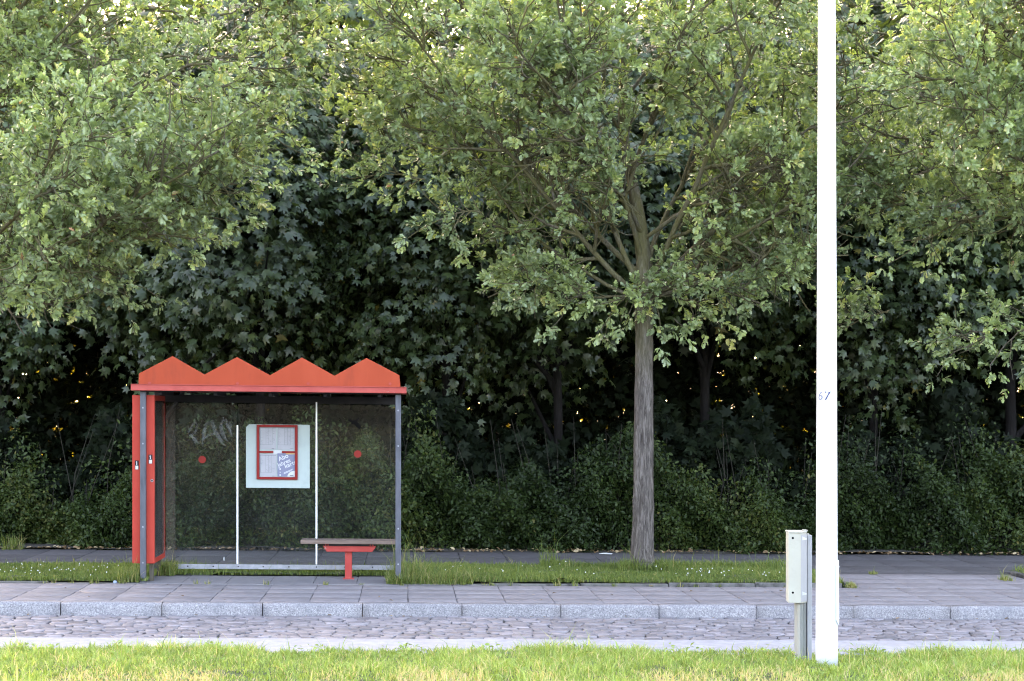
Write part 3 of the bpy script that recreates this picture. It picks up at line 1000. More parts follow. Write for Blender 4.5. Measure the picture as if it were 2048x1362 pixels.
var = []
for seed, h0, h1, rad, ns in ((61, 2.5, 9.6, 2.9, 1000), (62, 2.9, 10.2, 3.0, 1050), (63, 2.2, 9.2, 2.8, 950)):
    t, c = maple_meshes(seed, h0, h1, rad, ns)
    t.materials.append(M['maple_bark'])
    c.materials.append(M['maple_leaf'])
    var.append((t, c))
MAPLE = 'dark maple with broad leaves in the row of maples behind the hedge'
def place_maple(k, x, y, rot, s):
    o = bpy.data.objects.new('maple_tree', None)
    col.objects.link(o)
    o.location = (x, y, SLOPE * x)
    o.rotation_euler = (0, 0, rot)
    o.scale = (s, s, s)
    tag(o, MAPLE, 'tree', 'maples behind the hedge')
    for nm, me in zip(('trunk', 'crown'), var[k]):
        c = bpy.data.objects.new(nm, me)
        col.objects.link(c)
        c.parent = o
r = np.random.default_rng(70)
xs = np.arange(-9.0, 14.5, 2.35)
for i, x in enumerate(xs):
    place_maple(i % 3, x + r.uniform(-.5, .5), 29.7 + r.uniform(-.7, .9), r.uniform(0, 6.28), r.uniform(.82, 1.06))
xs = np.arange(-11.0, 17.0, 3.3)
for i, x in enumerate(xs):
    place_maple((i + 1) % 3, x + r.uniform(-.5, .5), 35.0 + r.uniform(-.8, .8), r.uniform(0, 6.28), r.uniform(1.14, 1.3))

# far wood: one mass of coarse leaves on the sunny side
def far_wood(seed, n):
    r = np.random.default_rng(seed)
    x = r.uniform(-26, 32, n)
    y = r.uniform(38, 46, n)
    top = 8.6 + 1.2 * np.sin(x * .55) + .9 * np.sin(x * 1.7 + 1)
    z = r.random(n) ** 1.25 * top + .05
    P = np.column_stack([x, y, z])
    LD = norm(r.normal(size=(n, 3)) + np.array([0, 0, -.4]))
    N = norm(r.normal(size=(n, 3)) + np.array([0, -.3, .6]))
    S = r.uniform(.22, .42, n)
    T = np.clip(r.normal(.5, .22, n), 0, 1)
    return foliage('wood', SHR_V, SHR_F, P, LD, N, S, T)
o = link('wood', far_wood(80, 60000), 'wood_leaf')
tag(o, 'mass of sunlit trees glimpsed through gaps behind the maples', 'woodland', None, 'stuff')

# ------------------------------------------------------------------ hedge
def smooth_noise(r, x, scale, octaves=3):
    out = np.zeros_like(x)
    for o in range(octaves):
        f = scale * 2 ** o
        for q in range(3):
            out += np.sin(x * f * r.uniform(.6, 1.4) + r.uniform(0, 6.28)) / 2 ** o / 3
    return out
def hedge(seed, n):
    r = np.random.default_rng(seed)
    root = thing('hedge', 'dense dark green hedge of small leaves along the far side of the path', 'hedge', (1.0, 27.0, 0))
    x = np.where(r.random(n) < .8, r.uniform(-7.5, 10.5, n), r.uniform(-15, 18, n))
    r1 = np.random.default_rng(seed + 1)
    hf = lambda q: 1.00 + .30 * np.sin(q * 3.3 + 2 * np.sin(q * .9)) * np.sin(q * 1.15 + .5) + .12 * np.sin(q * 7.7) + .38 * smooth_noise(np.random.default_rng(3), q, .9, 3)
    ff = lambda q, z: 26.32 + .10 + .20 * np.sin(q * 2.1 + z * 1.7) + .17 * np.sin(q * 4.7 - z * 3.1 + 1) + .12 * np.sin(q * 9 + z * 7) + .06 * np.sin(q * 17 - z * 15)
    h = hf(x)
    u = r.random(n)
    # front skin leans back with height, plus top and a thin scatter of shoots above
    z = u ** .9 * h
    depth = r.exponential(.12, n)
    y = ff(x, z) + .30 * (z / h) ** 2.2 + depth
    top = r.random(n) < .25
    y = np.where(top, 26.6 + r.uniform(0, 1.9, n), y)
    z = np.where(top, h - r.exponential(.14, n) + .18 * (y - 26.6), z)
    sh = r.random(n) < .07
    lump = np.floor(x * 2.4)
    rr = np.random.default_rng(9)
    hh = (rr.uniform(.1, 1.0, 400) ** 1.6)[(lump.astype(int) + 100) % 400]
    z = np.where(sh, h + hh * r.random(n) * 1.0, z)
    y = np.where(sh, 27.3 + r.normal(0, .45, n), y)
    z = np.maximum(z, .03)
    P = np.column_stack([x, y, z])
    D = r.normal(size=(n, 3)) * .8 + np.array([0, -.5, -.15])
    N = r.normal(size=(n, 3)) * .5 + np.array([0, -.35, .85])
    S = .066 * r.uniform(.6, 1.3, n)
    cl = .5 + .22 * np.sin(x * 1.3 + 2) + .12 * np.sin(x * 3.7 + z * 4)
    T = np.clip(cl + r.normal(-.05, .16, n), 0, .95)
    T[r.random(n) < .003] = 1
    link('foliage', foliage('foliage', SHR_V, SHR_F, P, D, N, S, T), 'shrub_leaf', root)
    tb = Tubes()
    for i in range(170):
        xx = r.uniform(-8, 11)
        p0 = np.array([xx, 27.2 + r.uniform(-.15, .6), 0])
        p2 = p0 + np.array([r.normal(0, .35), r.normal(0, .3), r.uniform(.9, 2.1)])
        m = (p0 + p2) / 2 + r.normal(0, .08, 3)
        tb.add([p0, m, p2], [.011, .008, .003], 4)
    link('stems', tb.mesh('stems'), 'stem', root)
hedge(90, 105000)

def thicket(seed, n):
    r = np.random.default_rng(seed)
    x = r.uniform(-14, 18, n)
    fr = r.random(n) < .16
    y = np.where(fr, r.uniform(27.7, 28.7, n), r.uniform(31.0, 33.2, n))
    lo = 1.55 + .45 * np.sin(x * 1.6 + .7) + .35 * np.sin(x * 3.9) + .2 * np.sin(x * 8.3 + 1)
    hi = 4.7 + .5 * np.sin(x * 1.1 + 1) + .35 * np.sin(x * 2.7) + .2 * np.sin(x * 6.1)
    z = .05 + np.where(fr, r.random(n) ** .8 * lo, r.random(n) ** 1.05 * hi)
    D = r.normal(size=(n, 3)) + np.array([0, -.6, -.3])
    N = r.normal(size=(n, 3)) * .45 + np.array([0, -.6, .7])
    T = np.clip(r.normal(.15, .15, n), 0, .8)
    return foliage('undergrowth', MAP_V, MAP_F, np.column_stack([x, y, z]), D, N, .17 * r.uniform(.6, 1.3, n), T)
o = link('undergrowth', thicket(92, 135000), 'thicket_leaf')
tag(o, 'dark undergrowth filling the shade between hedge and maple trunks', 'undergrowth', None, 'stuff')

# dead leaves along the foot of the hedge
r = np.random.default_rng(95)
n = 900
P = np.column_stack([r.uniform(-8, 11, n), 26.05 + np.abs(r.normal(0, .10, n)), .018 + r.random(n) * .02])
D = r.normal(size=(n, 3)) * np.array([1, 1, .15])
N = r.normal(size=(n, 3)) * .35 + np.array([0, -.2, 1])
o = link('leaf_litter', foliage('leaf_litter', SHR_V, SHR_F, P, D, N, r.uniform(.03, .085, n), r.random(n)), 'dry_leaf')
tag(o, 'dry fallen leaves along the foot of the hedge', 'fallen leaves', None, 'stuff')

r = np.random.default_rng(97)
n = 70
kb = r.random(n) < .5
P = np.column_stack([r.uniform(-5, 7, n), np.where(kb, Y_KERB - np.abs(r.normal(0, .05, n)) - .02, r.uniform(Y_SLAB, Y_VERGE, n)), np.where(kb, ROAD_Z + .012, .010)])
D = r.normal(size=(n, 3)) * np.array([1, 1, .1])
N = r.normal(size=(n, 3)) * .3 + np.array([0, 0, 1])
o = link('stray_leaves', foliage('stray_leaves', OAK_V, OAK_F, P, D, N, r.uniform(.025, .06, n), r.random(n) * .7), 'dry_leaf')
tag(o, 'few dry leaves scattered on the paving and along the kerb', 'fallen leaves', None, 'stuff')

# ------------------------------------------------------------------ grass
def blades(r, P, H, W, lean, T):
    n = len(P)
    a = r.uniform(0, 2 * math.pi, n)
    d = np.column_stack([np.cos(a), np.sin(a), np.zeros(n)])
    b = r.uniform(0, 2 * math.pi, n)
    s = np.column_stack([np.cos(b), np.sin(b), np.zeros(n)])
    up = np.array([0, 0, 1.0])
    k = (np.abs(r.normal(0, 1, n)) * lean)[:, None]
    p1 = P + (up * .55 + d * k * .25) * H[:, None]
    p2 = P + (up * .95 + d * k * .95) * H[:, None] * np.where(k > 1.2, .75, 1.0)
    w = (s * W[:, None])
    V = np.stack([P - w, P + w, p1 - w * .8, p1 + w * .8, p2], 1).reshape(-1, 3)
    base = (np.arange(n) * 5)[:, None]
    Fa = np.concatenate([base + np.array([[0, 1, 3]]), base + np.array([[0, 3, 2]]), base + np.array([[2, 3, 4]])])
    return V, Fa, np.repeat(T, 5)

def patch(r, x, y, z):
    return np.sin(x * 1.7 + 1.1 * np.sin(y * 2.3)) * .5 + np.sin(x * 4.1 + y * 3.3) * .3 + np.sin(x * 9.7 - y * 7) * .2

def median_grass():
    r = np.random.default_rng(101)
    n = 105000
    x = np.where(r.random(n) < .85, r.uniform(-3.6, 5.4, n), r.uniform(-12, 14, n))
    y = Y_TURF - .19 - 3.4 * r.random(n) ** 1.25 + .10 * np.sin(x * 2.3) * r.random(n) + .06 * np.sin(x * 7)
    pz = patch(r, x, y, 0)
    edge = np.clip((y - 15.2) / .7, 0, 1)
    hf = np.sin(x * 13 + 3 * np.sin(y * 5)) * np.sin(y * 11 + 2 * np.sin(x * 6)) + .6 * np.sin(x * 29 + y * 23)
    H = (.045 + .024 * hf + .035 * (pz + .6) * .5 + .045 * edge * np.clip(pz + .25, 0, 1)) * r.uniform(.55, 1.35, n)
    H = np.where(r.random(n) < .012, H * 2.0, H)
    H = np.maximum(H, .02)
    W = r.uniform(.0022, .0055, n)
    T = .40 + .12 * pz + .07 * hf + r.normal(0, .19, n)
    dry = np.clip(1.0 - (y - 13.95) / .6, 0, 1) * np.clip(.45 + .9 * np.sin(x * 2.9 + 1) + .7 * np.sin(x * 7.3), 0, 1)
    T = np.where(r.random(n) < .06 + .55 * dry, r.uniform(.78, 1.0, n), T)
    P = np.column_stack([x, y, med_z(y) - .01])
    return blades(r, P, H, W, .95, np.clip(T, 0, 1))
V, Fa, T = median_grass()
# broad weed leaves among the blades
o = link('median_grass', fast_mesh('median_grass', V, Fa, T), 'grass')
tag(o, 'bright rough grass in front of the road', 'grass', None, 'stuff')
r = np.random.default_rng(104)
n = 900
P = np.column_stack([r.uniform(-4, 6, n), Y_TURF - .35 - 2.6 * r.random(n) ** 1.5, r.uniform(-.08, -.02, n)])
cl = np.round(P[:, 0] * 1.3)
P[:, 0] = P[:, 0] * .35 + .65 * (cl / 1.3) + r.normal(0, .08, n)
D = r.normal(size=(n, 3)) * np.array([1, 1, .3]) + np.array([0, 0, .25])
N = r.normal(size=(n, 3)) * .4 + np.array([0, -.2, 1])
o = link('weed_leaves', foliage('weed_leaves', SHR_V, SHR_F, P, D, N, r.uniform(.02, .05, n), np.clip(r.normal(.35, .15, n), 0, .75)), 'grass')
tag(o, 'broad weed leaves scattered in the foreground grass', 'weeds', None, 'stuff')

def verge_grass():
    r = np.random.default_rng(111)
    Vs, Fs, Ts, off = [], [], [], 0
    def add(n, x0, x1, y0, y1, z, h, lean=.5, dryp=.05, tall=.02, yb=1.0, W0=.003):
        nonlocal off
        x = r.uniform(x0, x1, n)
        y = y0 + (y1 - y0) * r.random(n) ** yb
        pz = patch(r, x, y, 0)
        H = h * (1 + .35 * pz) * r.uniform(.5, 1.4, n)
        H = np.where(r.random(n) < tall, H * 2.2, H)
        T = .36 + .12 * pz + r.normal(0, .14, n)
        T = np.where(r.random(n) < dryp, r.uniform(.75, 1, n), T)
        v_, f_, t_ = blades(r, np.column_stack([x, y, np.full(n, z - .01)]), H, r.uniform(.8, 1.4, n) * W0, lean, np.clip(T, 0, 1))
        Vs.append(v_); Fs.append(f_ + off); Ts.append(t_)
        off += len(v_)
    add(26000, X(-60, 22), PX0 + .1, Y_VERGE + .07, Y_PATH, .03, .052)
    add(9000, PX0, PX1, 22.03, Y_PATH, .02, .055)
    add(52000, PX1, XG - .06, Y_VERGE + .07, Y_PATH + .02, VZ, .052, tall=.015)
    add(6000, bx - 1.2, XG - .1, Y_PATH - .35, Y_PATH + .05, VZ, .09, lean=.45)
    add(1500, bx - .3, bx + .35, YO - .3, YO + .1, VZ, .16)
    add(5000, XG2 + .08, XG2 + 5, Y_VERGE + .07, Y_PATH, VZ, .08)
    # overgrown corner by the right post, tufts by the case, path-side weeds
    xc = X(812, 21.3)
    add(3800, xc - .22, xc + .75, Y_VERGE - .02, Y_VERGE + .5, .02, .115, lean=.8, dryp=.22)
    add(260, xc - .22, xc + .25, 21.2, 21.7, .02, .29, lean=.6, dryp=.35, tall=.1, W0=.0024)
    add(900, X(318, 22), X(350, 22), 21.9, 22.3, .02, .13, dryp=.25)
    add(900, X(240, 21.3), X(283, 21.3), Y_VERGE + .05, Y_VERGE + .5, .02, .12, dryp=.2)
    add(70, X(1080, 23), X(1110, 23), 22.9, 23.2, VZ, .24, lean=.35, tall=.05, W0=.0026)
    add(120, X(5, 26), X(45, 26), 25.9, 26.15, 0, .2, lean=.8, dryp=.3)
    add(120, X(1735, 22.9), X(1750, 22.9), 22.75, 22.85, 0, .06, dryp=.3)
    add(140, X(2005, 22), X(2025, 22), 21.9, 22.2, 0, .06, dryp=.5)
    add(260, X(1690, 21), X(1712, 21), 20.9, 21.1, .0, .05, dryp=.4)
    for q in range(40):
        xx = r.uniform(XL * .4, XG)
        add(16, xx - .03, xx + .03, Y_VERGE - .02, Y_VERGE + .02, 0, .05, dryp=.4)
    return np.concatenate(Vs), np.concatenate(Fs), np.concatenate(Ts)
V, Fa, T = verge_grass()
o = link('verge_grass', fast_mesh('verge_grass', V, Fa, T), 'verge_grass')
tag(o, 'green grass of the verge round the shelter and the oak', 'grass', None, 'stuff')

r = np.random.default_rng(120)
mb = MB()
cl = [(r.uniform(X(0, 22), X(240, 22)), r.uniform(21.1, 22.6), .10) for i in range(46)] + [(r.uniform(X(1310, 22), X(1600, 22)), r.uniform(21.1, 22.2), .125) for i in range(34)] + \
     [(r.uniform(X(880, 22), X(1200, 22)), r.uniform(21.3, 22.9), .125) for i in range(14)]
for (x, y, z) in cl:
    t = bmesh.new()
    bmesh.ops.create_icosphere(t, subdivisions=1, radius=r.uniform(.005, .009))
    bmesh.ops.translate(t, verts=t.verts, vec=(x, y, z + r.uniform(-.03, .03)))
    mb._add(t)
o = link('clover_flowers', mb, 'flower')
tag(o, 'small white clover flowers dotted through the verge grass', 'flowers', None, 'stuff')

# ------------------------------------------------------------------ bus shelter
YF, YB = 21.15, 22.25                  # front posts, rear glass
zf = lambda py, px=540: Z(py, px, YF - .06)
zb = lambda py, px=540: Z(py, px, YB)
xf = lambda px: X(px, YF - .06)
xb = lambda px: X(px, YB)
xpl, xpr = X(286.5, YF), X(796.5, YF)
shel = thing('bus_shelter', 'red bus shelter with zigzag roof and glass rear wall', 'bus shelter', ((xpl + xpr) / 2, 21.7, 0))
# posts
ztop = zf(786)
for x in (xpl, xpr):
    mb = MB()
    mb.box(x - .032, x + .032, YF - .03, YF + .03, -.05, ztop, .006)
    po = link('post', mb, 'steel', shel)
    for z in (.22, .62, 1.55, 1.95):
        link('bolt', MB().tube([(x, YF - .036, z), (x, YF - .029, z)], [.009, .010], 8), 'rail', po)
for x in (xpl, xpr):
    mb = MB()
    mb.box(x - .028, x + .028, YB + .02, YB + .075, -.05, ztop + .02, .005)
    link('post', mb, 'steel', shel)
# roof frame: red fascia round all four sides, dark soffit, folded red roof
fx0, fx1 = xf(263), xf(813)
zf0, zf1 = zf(784, 540), zf(771.5, 540)
YR0, YR1 = YF - .12, YB + .16
mb = MB()
mb.box(fx0, fx1, YR0, YR0 + .05, zf0, zf1, .006)
mb.box(fx0, fx1, YR1 - .05, YR1, zf0, zf1, .006)
mb.box(fx0, fx0 + .05, YR0 + .051, YR1 - .051, zf0, zf1, .006)
mb.box(fx1 - .05, fx1, YR0 + .051, YR1 - .051, zf0, zf1, .006)
mb.box(fx0 + .002, fx1 - .002, YR0 - .014, YR0 + .03, zf1 - .004, zf1 + .003, .0012)
link('fascia', mb, 'fascia', shel)
mb = MB()
mb.box(fx0 + .052, fx1 - .052, YR0 + .052, YR1 - .052, zf0 + .012, zf0 + .03)
mb.box(xpl - .03, xpr + .03, YF - .03, YF + .03, ztop - .0, zf0 + .011, .004)
mb.box(xpl + .035, xpr - .035, YB + .02, YB + .07, zf0 - .12, zf0 - .03, .004)
for i in range(5):
    xx = fx0 + (fx1 - fx0) * (i + .5) / 5
    mb.box(xx - .02, xx + .02, YF + .04, YB + .01, zf0 - .045, zf0 + .011, .003)
link('soffit', mb, 'dark_metal', shel)
zz_pts = [(277, 771), (278, 747), (345, 712), (409, 749), (474, 714), (540, 750.5), (604, 715), (669, 751.5), (733, 716), (799, 750.5), (801, 771)]
# remove the part of the fall that the street slope adds by itself
zig = [(X(px, YR0 + .06), Z(py, px, YR0 + .06)) for px, py in zz_pts]
zig[0] = (zig[0][0], zf1 - .004)
zig[-1] = (zig[-1][0], zf1 - .004)
mb = MB()
mb.prism(zig, YR0 + .055, YR0 + .075, .003)
gab = link('gable_panel', mb, 'orange', shel)
for px, py in ((298, 766), (474, 766.5), (616, 767), (780, 767.5)):
    link('bolt', MB().disc(X(px, YR0), YR0 + .053, Z(py, px, YR0), .016, .006, 14), 'fascia', gab)
mb = MB()
mb.box(fx0 + .06, fx1 - .06, YR0 + .08, YR1 - .06, zf1 - .03, zf1 - .012, .003)
for i in range(1, 8):
    xx = fx0 + (fx1 - fx0) * i / 8
    mb.box(xx - .012, xx + .012, YR0 + .082, YR1 - .062, zf1 - .0115, zf1 + .006, .002)
link('roof', mb, 'red', shel)
for xx, sg in ((zig[1][0], 1), (zig[-2][0], -1)):
    mb = MB()
    mb.box(min(xx, xx + sg * .02), max(xx, xx + sg * .02), YR0 + .0765, YR0 + .22, zf1 - .004, zig[1][1] - .004, .002)
    link('parapet_return', mb, 'orange', shel)
# rear glass: three panes
gz0, gz1 = zb(1129), zf0 - .13
panes = []
edges = [xb(331), xb(475), xb(633), xb(792)]
for i in range(3):
    mb = MB()
    mb.box(edges[i] + .008, edges[i + 1] - .008, YB - .004, YB + .004, gz0, gz1)
    panes.append(link('glass_pane', mb, 'glass', shel))
for px, p0 in ((475, 851), (633, 803)):
    mb = MB()
    mb.box(xb(px) - .0095, xb(px) + .0095, YB - .016, YB - .006, zb(1128), zb(p0), .002)
    mb.box(xb(px) - .006, xb(px) + .006, YB - .0055, YB + .012, zb(1128), zb(p0), .001)
    link('joint_strip', mb, 'white_strip', shel)
mb = MB()
mb.box(xb(322), xb(795), YB - .025, YB + .02, zb(1138.5), zb(1129), .004)
rl = link('bottom_rail', mb, 'rail', shel)
for px in (340, 376, 427, 477, 527, 578, 633, 690, 745):
    link('bolt', MB().disc(xb(px), YB - .0245, zb(1133), .009, .006, 10), 'dark_metal', rl)
# stickers and scratches on the glass
for i, (px, py) in ((0, (404.5, 919)), (2, (715.5, 908))):
    mb = MB()
    mb.disc(xb(px), YB - .0055, zb(py, px), .044, .0015, 28)
    link('warning_dot', mb, 'red_dot', panes[i])
mb = MB()
bird = [(695, 837), (700, 838), (705, 840.5), (709, 841), (713, 839), (717, 834.5), (719, 835), (717, 839.5), (714.5, 843.5), (718, 847), (722, 852.5), (723, 855), (719, 858), (716, 855.5), (711, 850.5), (708, 847.5), (704, 848.5), (702, 847), (703, 845.5), (699, 843), (696, 840)]
mb.prism([(xb(a), zb(b, 708)) for a, b in bird], YB - .0055, YB - .007)
link('bird_sticker', mb, 'black', panes[2])
def strokes(lines, w, y):
    mb = MB()
    for k, ln in enumerate(lines):
        p = [(xb(a), zb(b, 420)) for a, b in ln]
        q = []
        for i in range(len(p)):
            d = Vector(p[min(i + 1, len(p) - 1)]) - Vector(p[max(i - 1, 0)])
            nrm = Vector((-d.y, d.x)).normalized()
            ww = w * (.35 if i in (0, len(p) - 1) else 1)
            q.append((Vector(p[i]) + nrm * ww, Vector(p[i]) - nrm * ww))
        yy = y - .0004 * k
        t = bmesh.new()
        vs = [(t.verts.new((a.x, yy, a.y)), t.verts.new((b.x, yy, b.y))) for a, b in q]
        for i in range(len(vs) - 1):
            t.faces.new((vs[i][0], vs[i][1], vs[i + 1][1], vs[i + 1][0]))
        mb._add(t)
    return mb
pan = [[(391, 842), (386, 850), (380, 860), (376, 868)], [(391, 842), (394, 850), (393, 861), (387, 868), (378, 871)], [(381, 868), (388, 880), (393, 889)],
       [(378, 871), (384, 872), (392, 880), (398, 888)], [(412, 845), (408, 858), (406, 872), (405, 894)], [(416, 843), (411, 856), (409, 872), (408, 880)], [(408, 879), (416, 871), (424, 868), (432, 867)],
       [(422, 840), (426, 855), (434, 872), (444, 886), (452, 892)], [(425, 839), (430, 856), (439, 873), (447, 884)], [(443, 838), (441, 852), (443, 866), (447, 878)],
       [(448, 833), (444, 848), (446, 864), (451, 876), (455, 882)], [(451, 836), (455, 846), (459, 856), (463, 868)], [(446, 834), (454, 850), (460, 862), (464, 872)], [(459, 842), (462, 850), (461, 862)]]
link('graffiti', strokes(pan, .013, YB - .0056), 'scratch', panes[0])
mb = MB()
mb.box(xb(332), xb(351), YB - .0062, YB - .0056, gz0, gz1 - .02)
link('frosted_strip', mb, 'frost', panes[0])  # brownish half-clear band over the left pane

# bench
YBN = 21.72
bxx = lambda px: X(px, YBN)
bzz = lambda py: Z(py, 697, YBN)
be = thing('bench', 'narrow wooden bench on a single red leg inside the shelter', 'bench', (bxx(697), YBN, 0))
mb = MB()
mb.box(bxx(602.5), bxx(791), YBN - .17, YBN - .012, bzz(1086.5), bzz(1079), .006)
mb.box(bxx(602.5), bxx(791), YBN + .012, YBN + .17, bzz(1086.5), bzz(1079), .006)
link('seat', mb, 'wood', be)
mb = MB()
mb.prism([(bxx(646), bzz(1091)), (bxx(753), bzz(1091)), (bxx(745), bzz(1102.5)), (bxx(654), bzz(1102.5))], YBN - .10, YBN + .10, .006)
br = link('bracket', mb, 'bench_red', be)
mb = MB()
mb.box(bxx(648), bxx(751), YBN - .09, YBN + .09, bzz(1090.8), bzz(1086.8), .001)
link('mounting_plate', mb, 'dark_metal', br)
for px in (652, 657, 741, 746):
    link('bolt', MB().disc(bxx(px), YBN - .09, bzz(1089), .009, .012, 8), 'bench_red', br)
mb = MB()
mb.box(bxx(690), bxx(704), YBN - .04, YBN + .04, -.05, bzz(1102.8), .006)
mb.box(bxx(686), bxx(708), YBN - .07, YBN + .07, -.05, .012, .004)
link('leg', mb, 'bench_red', be)

# advertising case: a tall red box seen on edge, glazed on its broad sides
YA0, YA1 = YF + .045, YF + .98
ax0, ax1 = X(264.5, YA0), X(309, YA0)
az0, az1 = Z(1127, 287, YA0), Z(790, 287, YA0)
case = thing('advertising_case', 'tall red poster case on edge behind the left shelter post', 'poster case', ((ax0 + ax1) / 2, (YA0 + YA1) / 2, 0))
xm0, xm1 = X(281, YA0), X(292.5, YA0)
mb = MB()
e = .055
mb.box(ax0, xm0, YA0, YA0 + e, az0, az1, .006)                 # front edge, two posts
mb.box(xm1, ax1, YA0, YA0 + e, az0, az1, .006)
mb.box(xm0 - .002, xm1 + .002, YA0 + .02, YA0 + e, az0 + .002, az1 - .002)
mb.box(ax0, ax1, YA1 - e, YA1, az0, az1, .006)
mb.box(ax0 + .001, ax1 - .001, YA0 + e + .001, YA1 - e - .001, az0, az0 + .06, .004)
mb.box(ax0 + .001, ax1 - .001, YA0 + e + .001, YA1 - e - .001, az1 - .06, az1, .004)
hous = link('housing', mb, 'red', case)
for sgn, xg in ((1, ax1), (-1, ax0)):
    mb = MB()
    mb.box(min(xg, xg - sgn * .006), max(xg, xg - sgn * .006), YA0 + e + .002, YA1 - e - .002, az0 + .061, az1 - .061)
    link('glass_door', mb, 'case_glass', case)
    xp = xg - sgn * .016
    mb = MB()
    mb.box(xp - .003, xp + .003, YA0 + e + .003, YA1 - e - .003, az0 + .062, az1 - .062)
    po = link('poster', mb, 'ad_dark', case)
    if sgn > 0:
        H = az1 - az0
        mb = MB(); mb.box(xp + .0035, xp + .005, YA0 + .15, YA1 - .12, az0 + .14 * H, az0 + .24 * H); link('colour_band', mb, 'ad_blue', po)
        mb = MB(); mb.box(xp + .0035, xp + .005, YA0 + .15, YA1 - .12, az0 + .06 * H, az0 + .135 * H); link('colour_band', mb, 'ad_ochre', po)
        mb = MB()
        for q in range(3):
            mb.box(xp + .0055, xp + .0065, YA0 + .2, YA1 - .2 - .1 * q, az0 + (.165 + .026 * q) * H, az0 + (.171 + .026 * q) * H)
        link('lettering', mb, 'ad_white', po)
mb = MB()
mb.box(xm1 + .02, xm1 + .065, YA0 + .10, YA0 + .16, -.05, az0, .004)
link('support_leg', mb, 'post_wood', case)
mb = MB()
mb.box(xm1 + .02, xm1 + .065, YA1 - .2, YA1 - .14, -.05, az0, .004)
link('support_leg', mb, 'post_wood', case)
for (px0, px1, py0, py1) in ((270, 277.5, 921, 939), (297, 305, 909, 927)):
    mb = MB()
    x0, x1 = X(px0, YA0), X(px1, YA0)
    z0, z1 = Z(py1, 287, YA0), Z(py0, 287, YA0)
    mb.box(x0, x1, YA0 - .002, YA0 + .001, z0, z1)
    st = link('sticker', mb, 'sticker_dark', hous)
    mb = MB()
    h = z1 - z0
    mb.box(x0 + .005, x1 - .005, YA0 - .0032, YA0 - .002, z0 + .01 * h, z0 + .42 * h)
    mb.disc((x0 + x1) / 2 - .003, YA0 - .002, z0 + .82 * h, .008, .0012, 10)
    mb.box((x0 + x1) / 2 - .006, (x0 + x1) / 2 + .004, YA0 - .0032, YA0 - .002, z0 + .5 * h, z0 + .72 * h)
    link('pictogram', mb, 'white', st)
mb = MB()
mb.disc(X(304, YA0), YA0 + .001, Z(961, 287, YA0), .017, .006, 16)
lk = link('lock', mb, 'rail', hous)
mb = MB(); mb.disc(X(304, YA0), YA0 - .0052, Z(961, 287, YA0), .009, .002, 12); link('keyhole', mb, 'black', lk)

# timetable board hung on the middle pane
YT = YB - .020
xt = lambda px: X(px, YT)
zt = lambda py: Z(py, 555, YT)
tt = thing('timetable_board', 'white board with red framed timetables on the middle pane', 'timetable', (xt(555), YT, zt(976)))
mb = MB()
mb.prism([(xt(492), zt(976)), (xt(619.5), zt(976)), (xt(619.5), zt(849)), (xt(498), zt(849)), (xt(492), zt(855))], YT, YT + .008, .0015)
link('backing_panel', mb, 'white_panel', tt)
a0, a1, b0, b1 = 513.5, 595.5, 959, 849.5
w = 5.5
yf0, yf1 = YT - .035, YT - .001
mb = MB()
mb.box(xt(a0), xt(a0 + w), yf0, yf1, zt(b0), zt(b1), .006)
mb.box(xt(a1 - w), xt(a1), yf0, yf1, zt(b0), zt(b1), .006)
mb.box(xt(a0 + w) - .001, xt(a1 - w) + .001, yf0 + .001, yf1, zt(b0), zt(b0 - 5), .006)
mb.box(xt(a0 + w) - .001, xt(a1 - w) + .001, yf0 + .001, yf1, zt(b1 + 5), zt(b1), .006)
fr = link('frame', mb, 'frame_red', tt)
mb = MB()
mb.box(xt(a0 + w), xt(547), YT - .024, YT - .016, zt(906), zt(902), .001)
link('crossbar', mb, 'frame_red', fr)
mb = MB()
mb.box(xt(564), xt(a1 - w), YT - .024, YT - .016, zt(906), zt(902), .001)
link('crossbar', mb, 'frame_red', fr)
def sheet_of(x0, x1, y0, y1, cols, seed, foot=True):
    mb = MB()
    mb.box(xt(x0), xt(x1), YT - .006, YT - .002, zt(y1), zt(y0), .0005)
    sh = link('timetable_sheet', mb, 'paper', tt)
    r = np.random.default_rng(seed)
    m1, m2 = MB(), MB()
    for c in cols:
        x = x0 + (x1 - x0) * c
        m1.box(xt(x) - .0011, xt(x) + .0011, YT - .0072, YT - .006, zt(y0 + (y1 - y0) * .80), zt(y0 + 3))
    m1.box(xt(x0 + 1), xt(x1 - 1), YT - .0072, YT - .006, zt(y0 + 3), zt(y0 + 2.1))
    m1.box(xt(x0 + 1), xt(x0 + (x1 - x0) * .72), YT - .0072, YT - .006, zt(y0 + (y1 - y0) * .80), zt(y0 + (y1 - y0) * .79))
    m1.box(xt(x1 - 9), xt(x1 - 4), YT - .0072, YT - .006, zt(y1 - 1.2), zt(y1 - 2.2))
    for i in range(46):
        k = r.integers(len(cols))
        c = cols[k] + r.uniform(.01, .10)
        py = y0 + 4 + (y1 - y0 - 4) * .74 * r.random()
        m2.box(xt(x0 + (x1 - x0) * c), xt(min(x1 - 1, x0 + (x1 - x0) * (c + r.uniform(.03, .10)))), YT - .0068, YT - .006, zt(py + .45), zt(py))
    link('table_rule', m1, 'ink', sh)
    link('table_entries', m2, 'light_ink', sh)
sheet_of(519.5, 552.5, 853.5, 899, (.04, .38, .55, .76), 1)
sheet_of(555, 589.8, 853.5, 899, (.04, .4, .58, .76), 2)
sheet_of(519.5, 553, 908, 954, (.04, .36, .52, .72), 3)
mb = MB()
mb.box(xt(546), xt(565), YT - .0068, YT - .0025, zt(907.5), zt(900.5), .0005)
link('name_strip', mb, 'white', tt)
mb = MB()
mb.box(xt(555), xt(590), YT - .009, YT - .004, zt(953), zt(906.5), .0005)
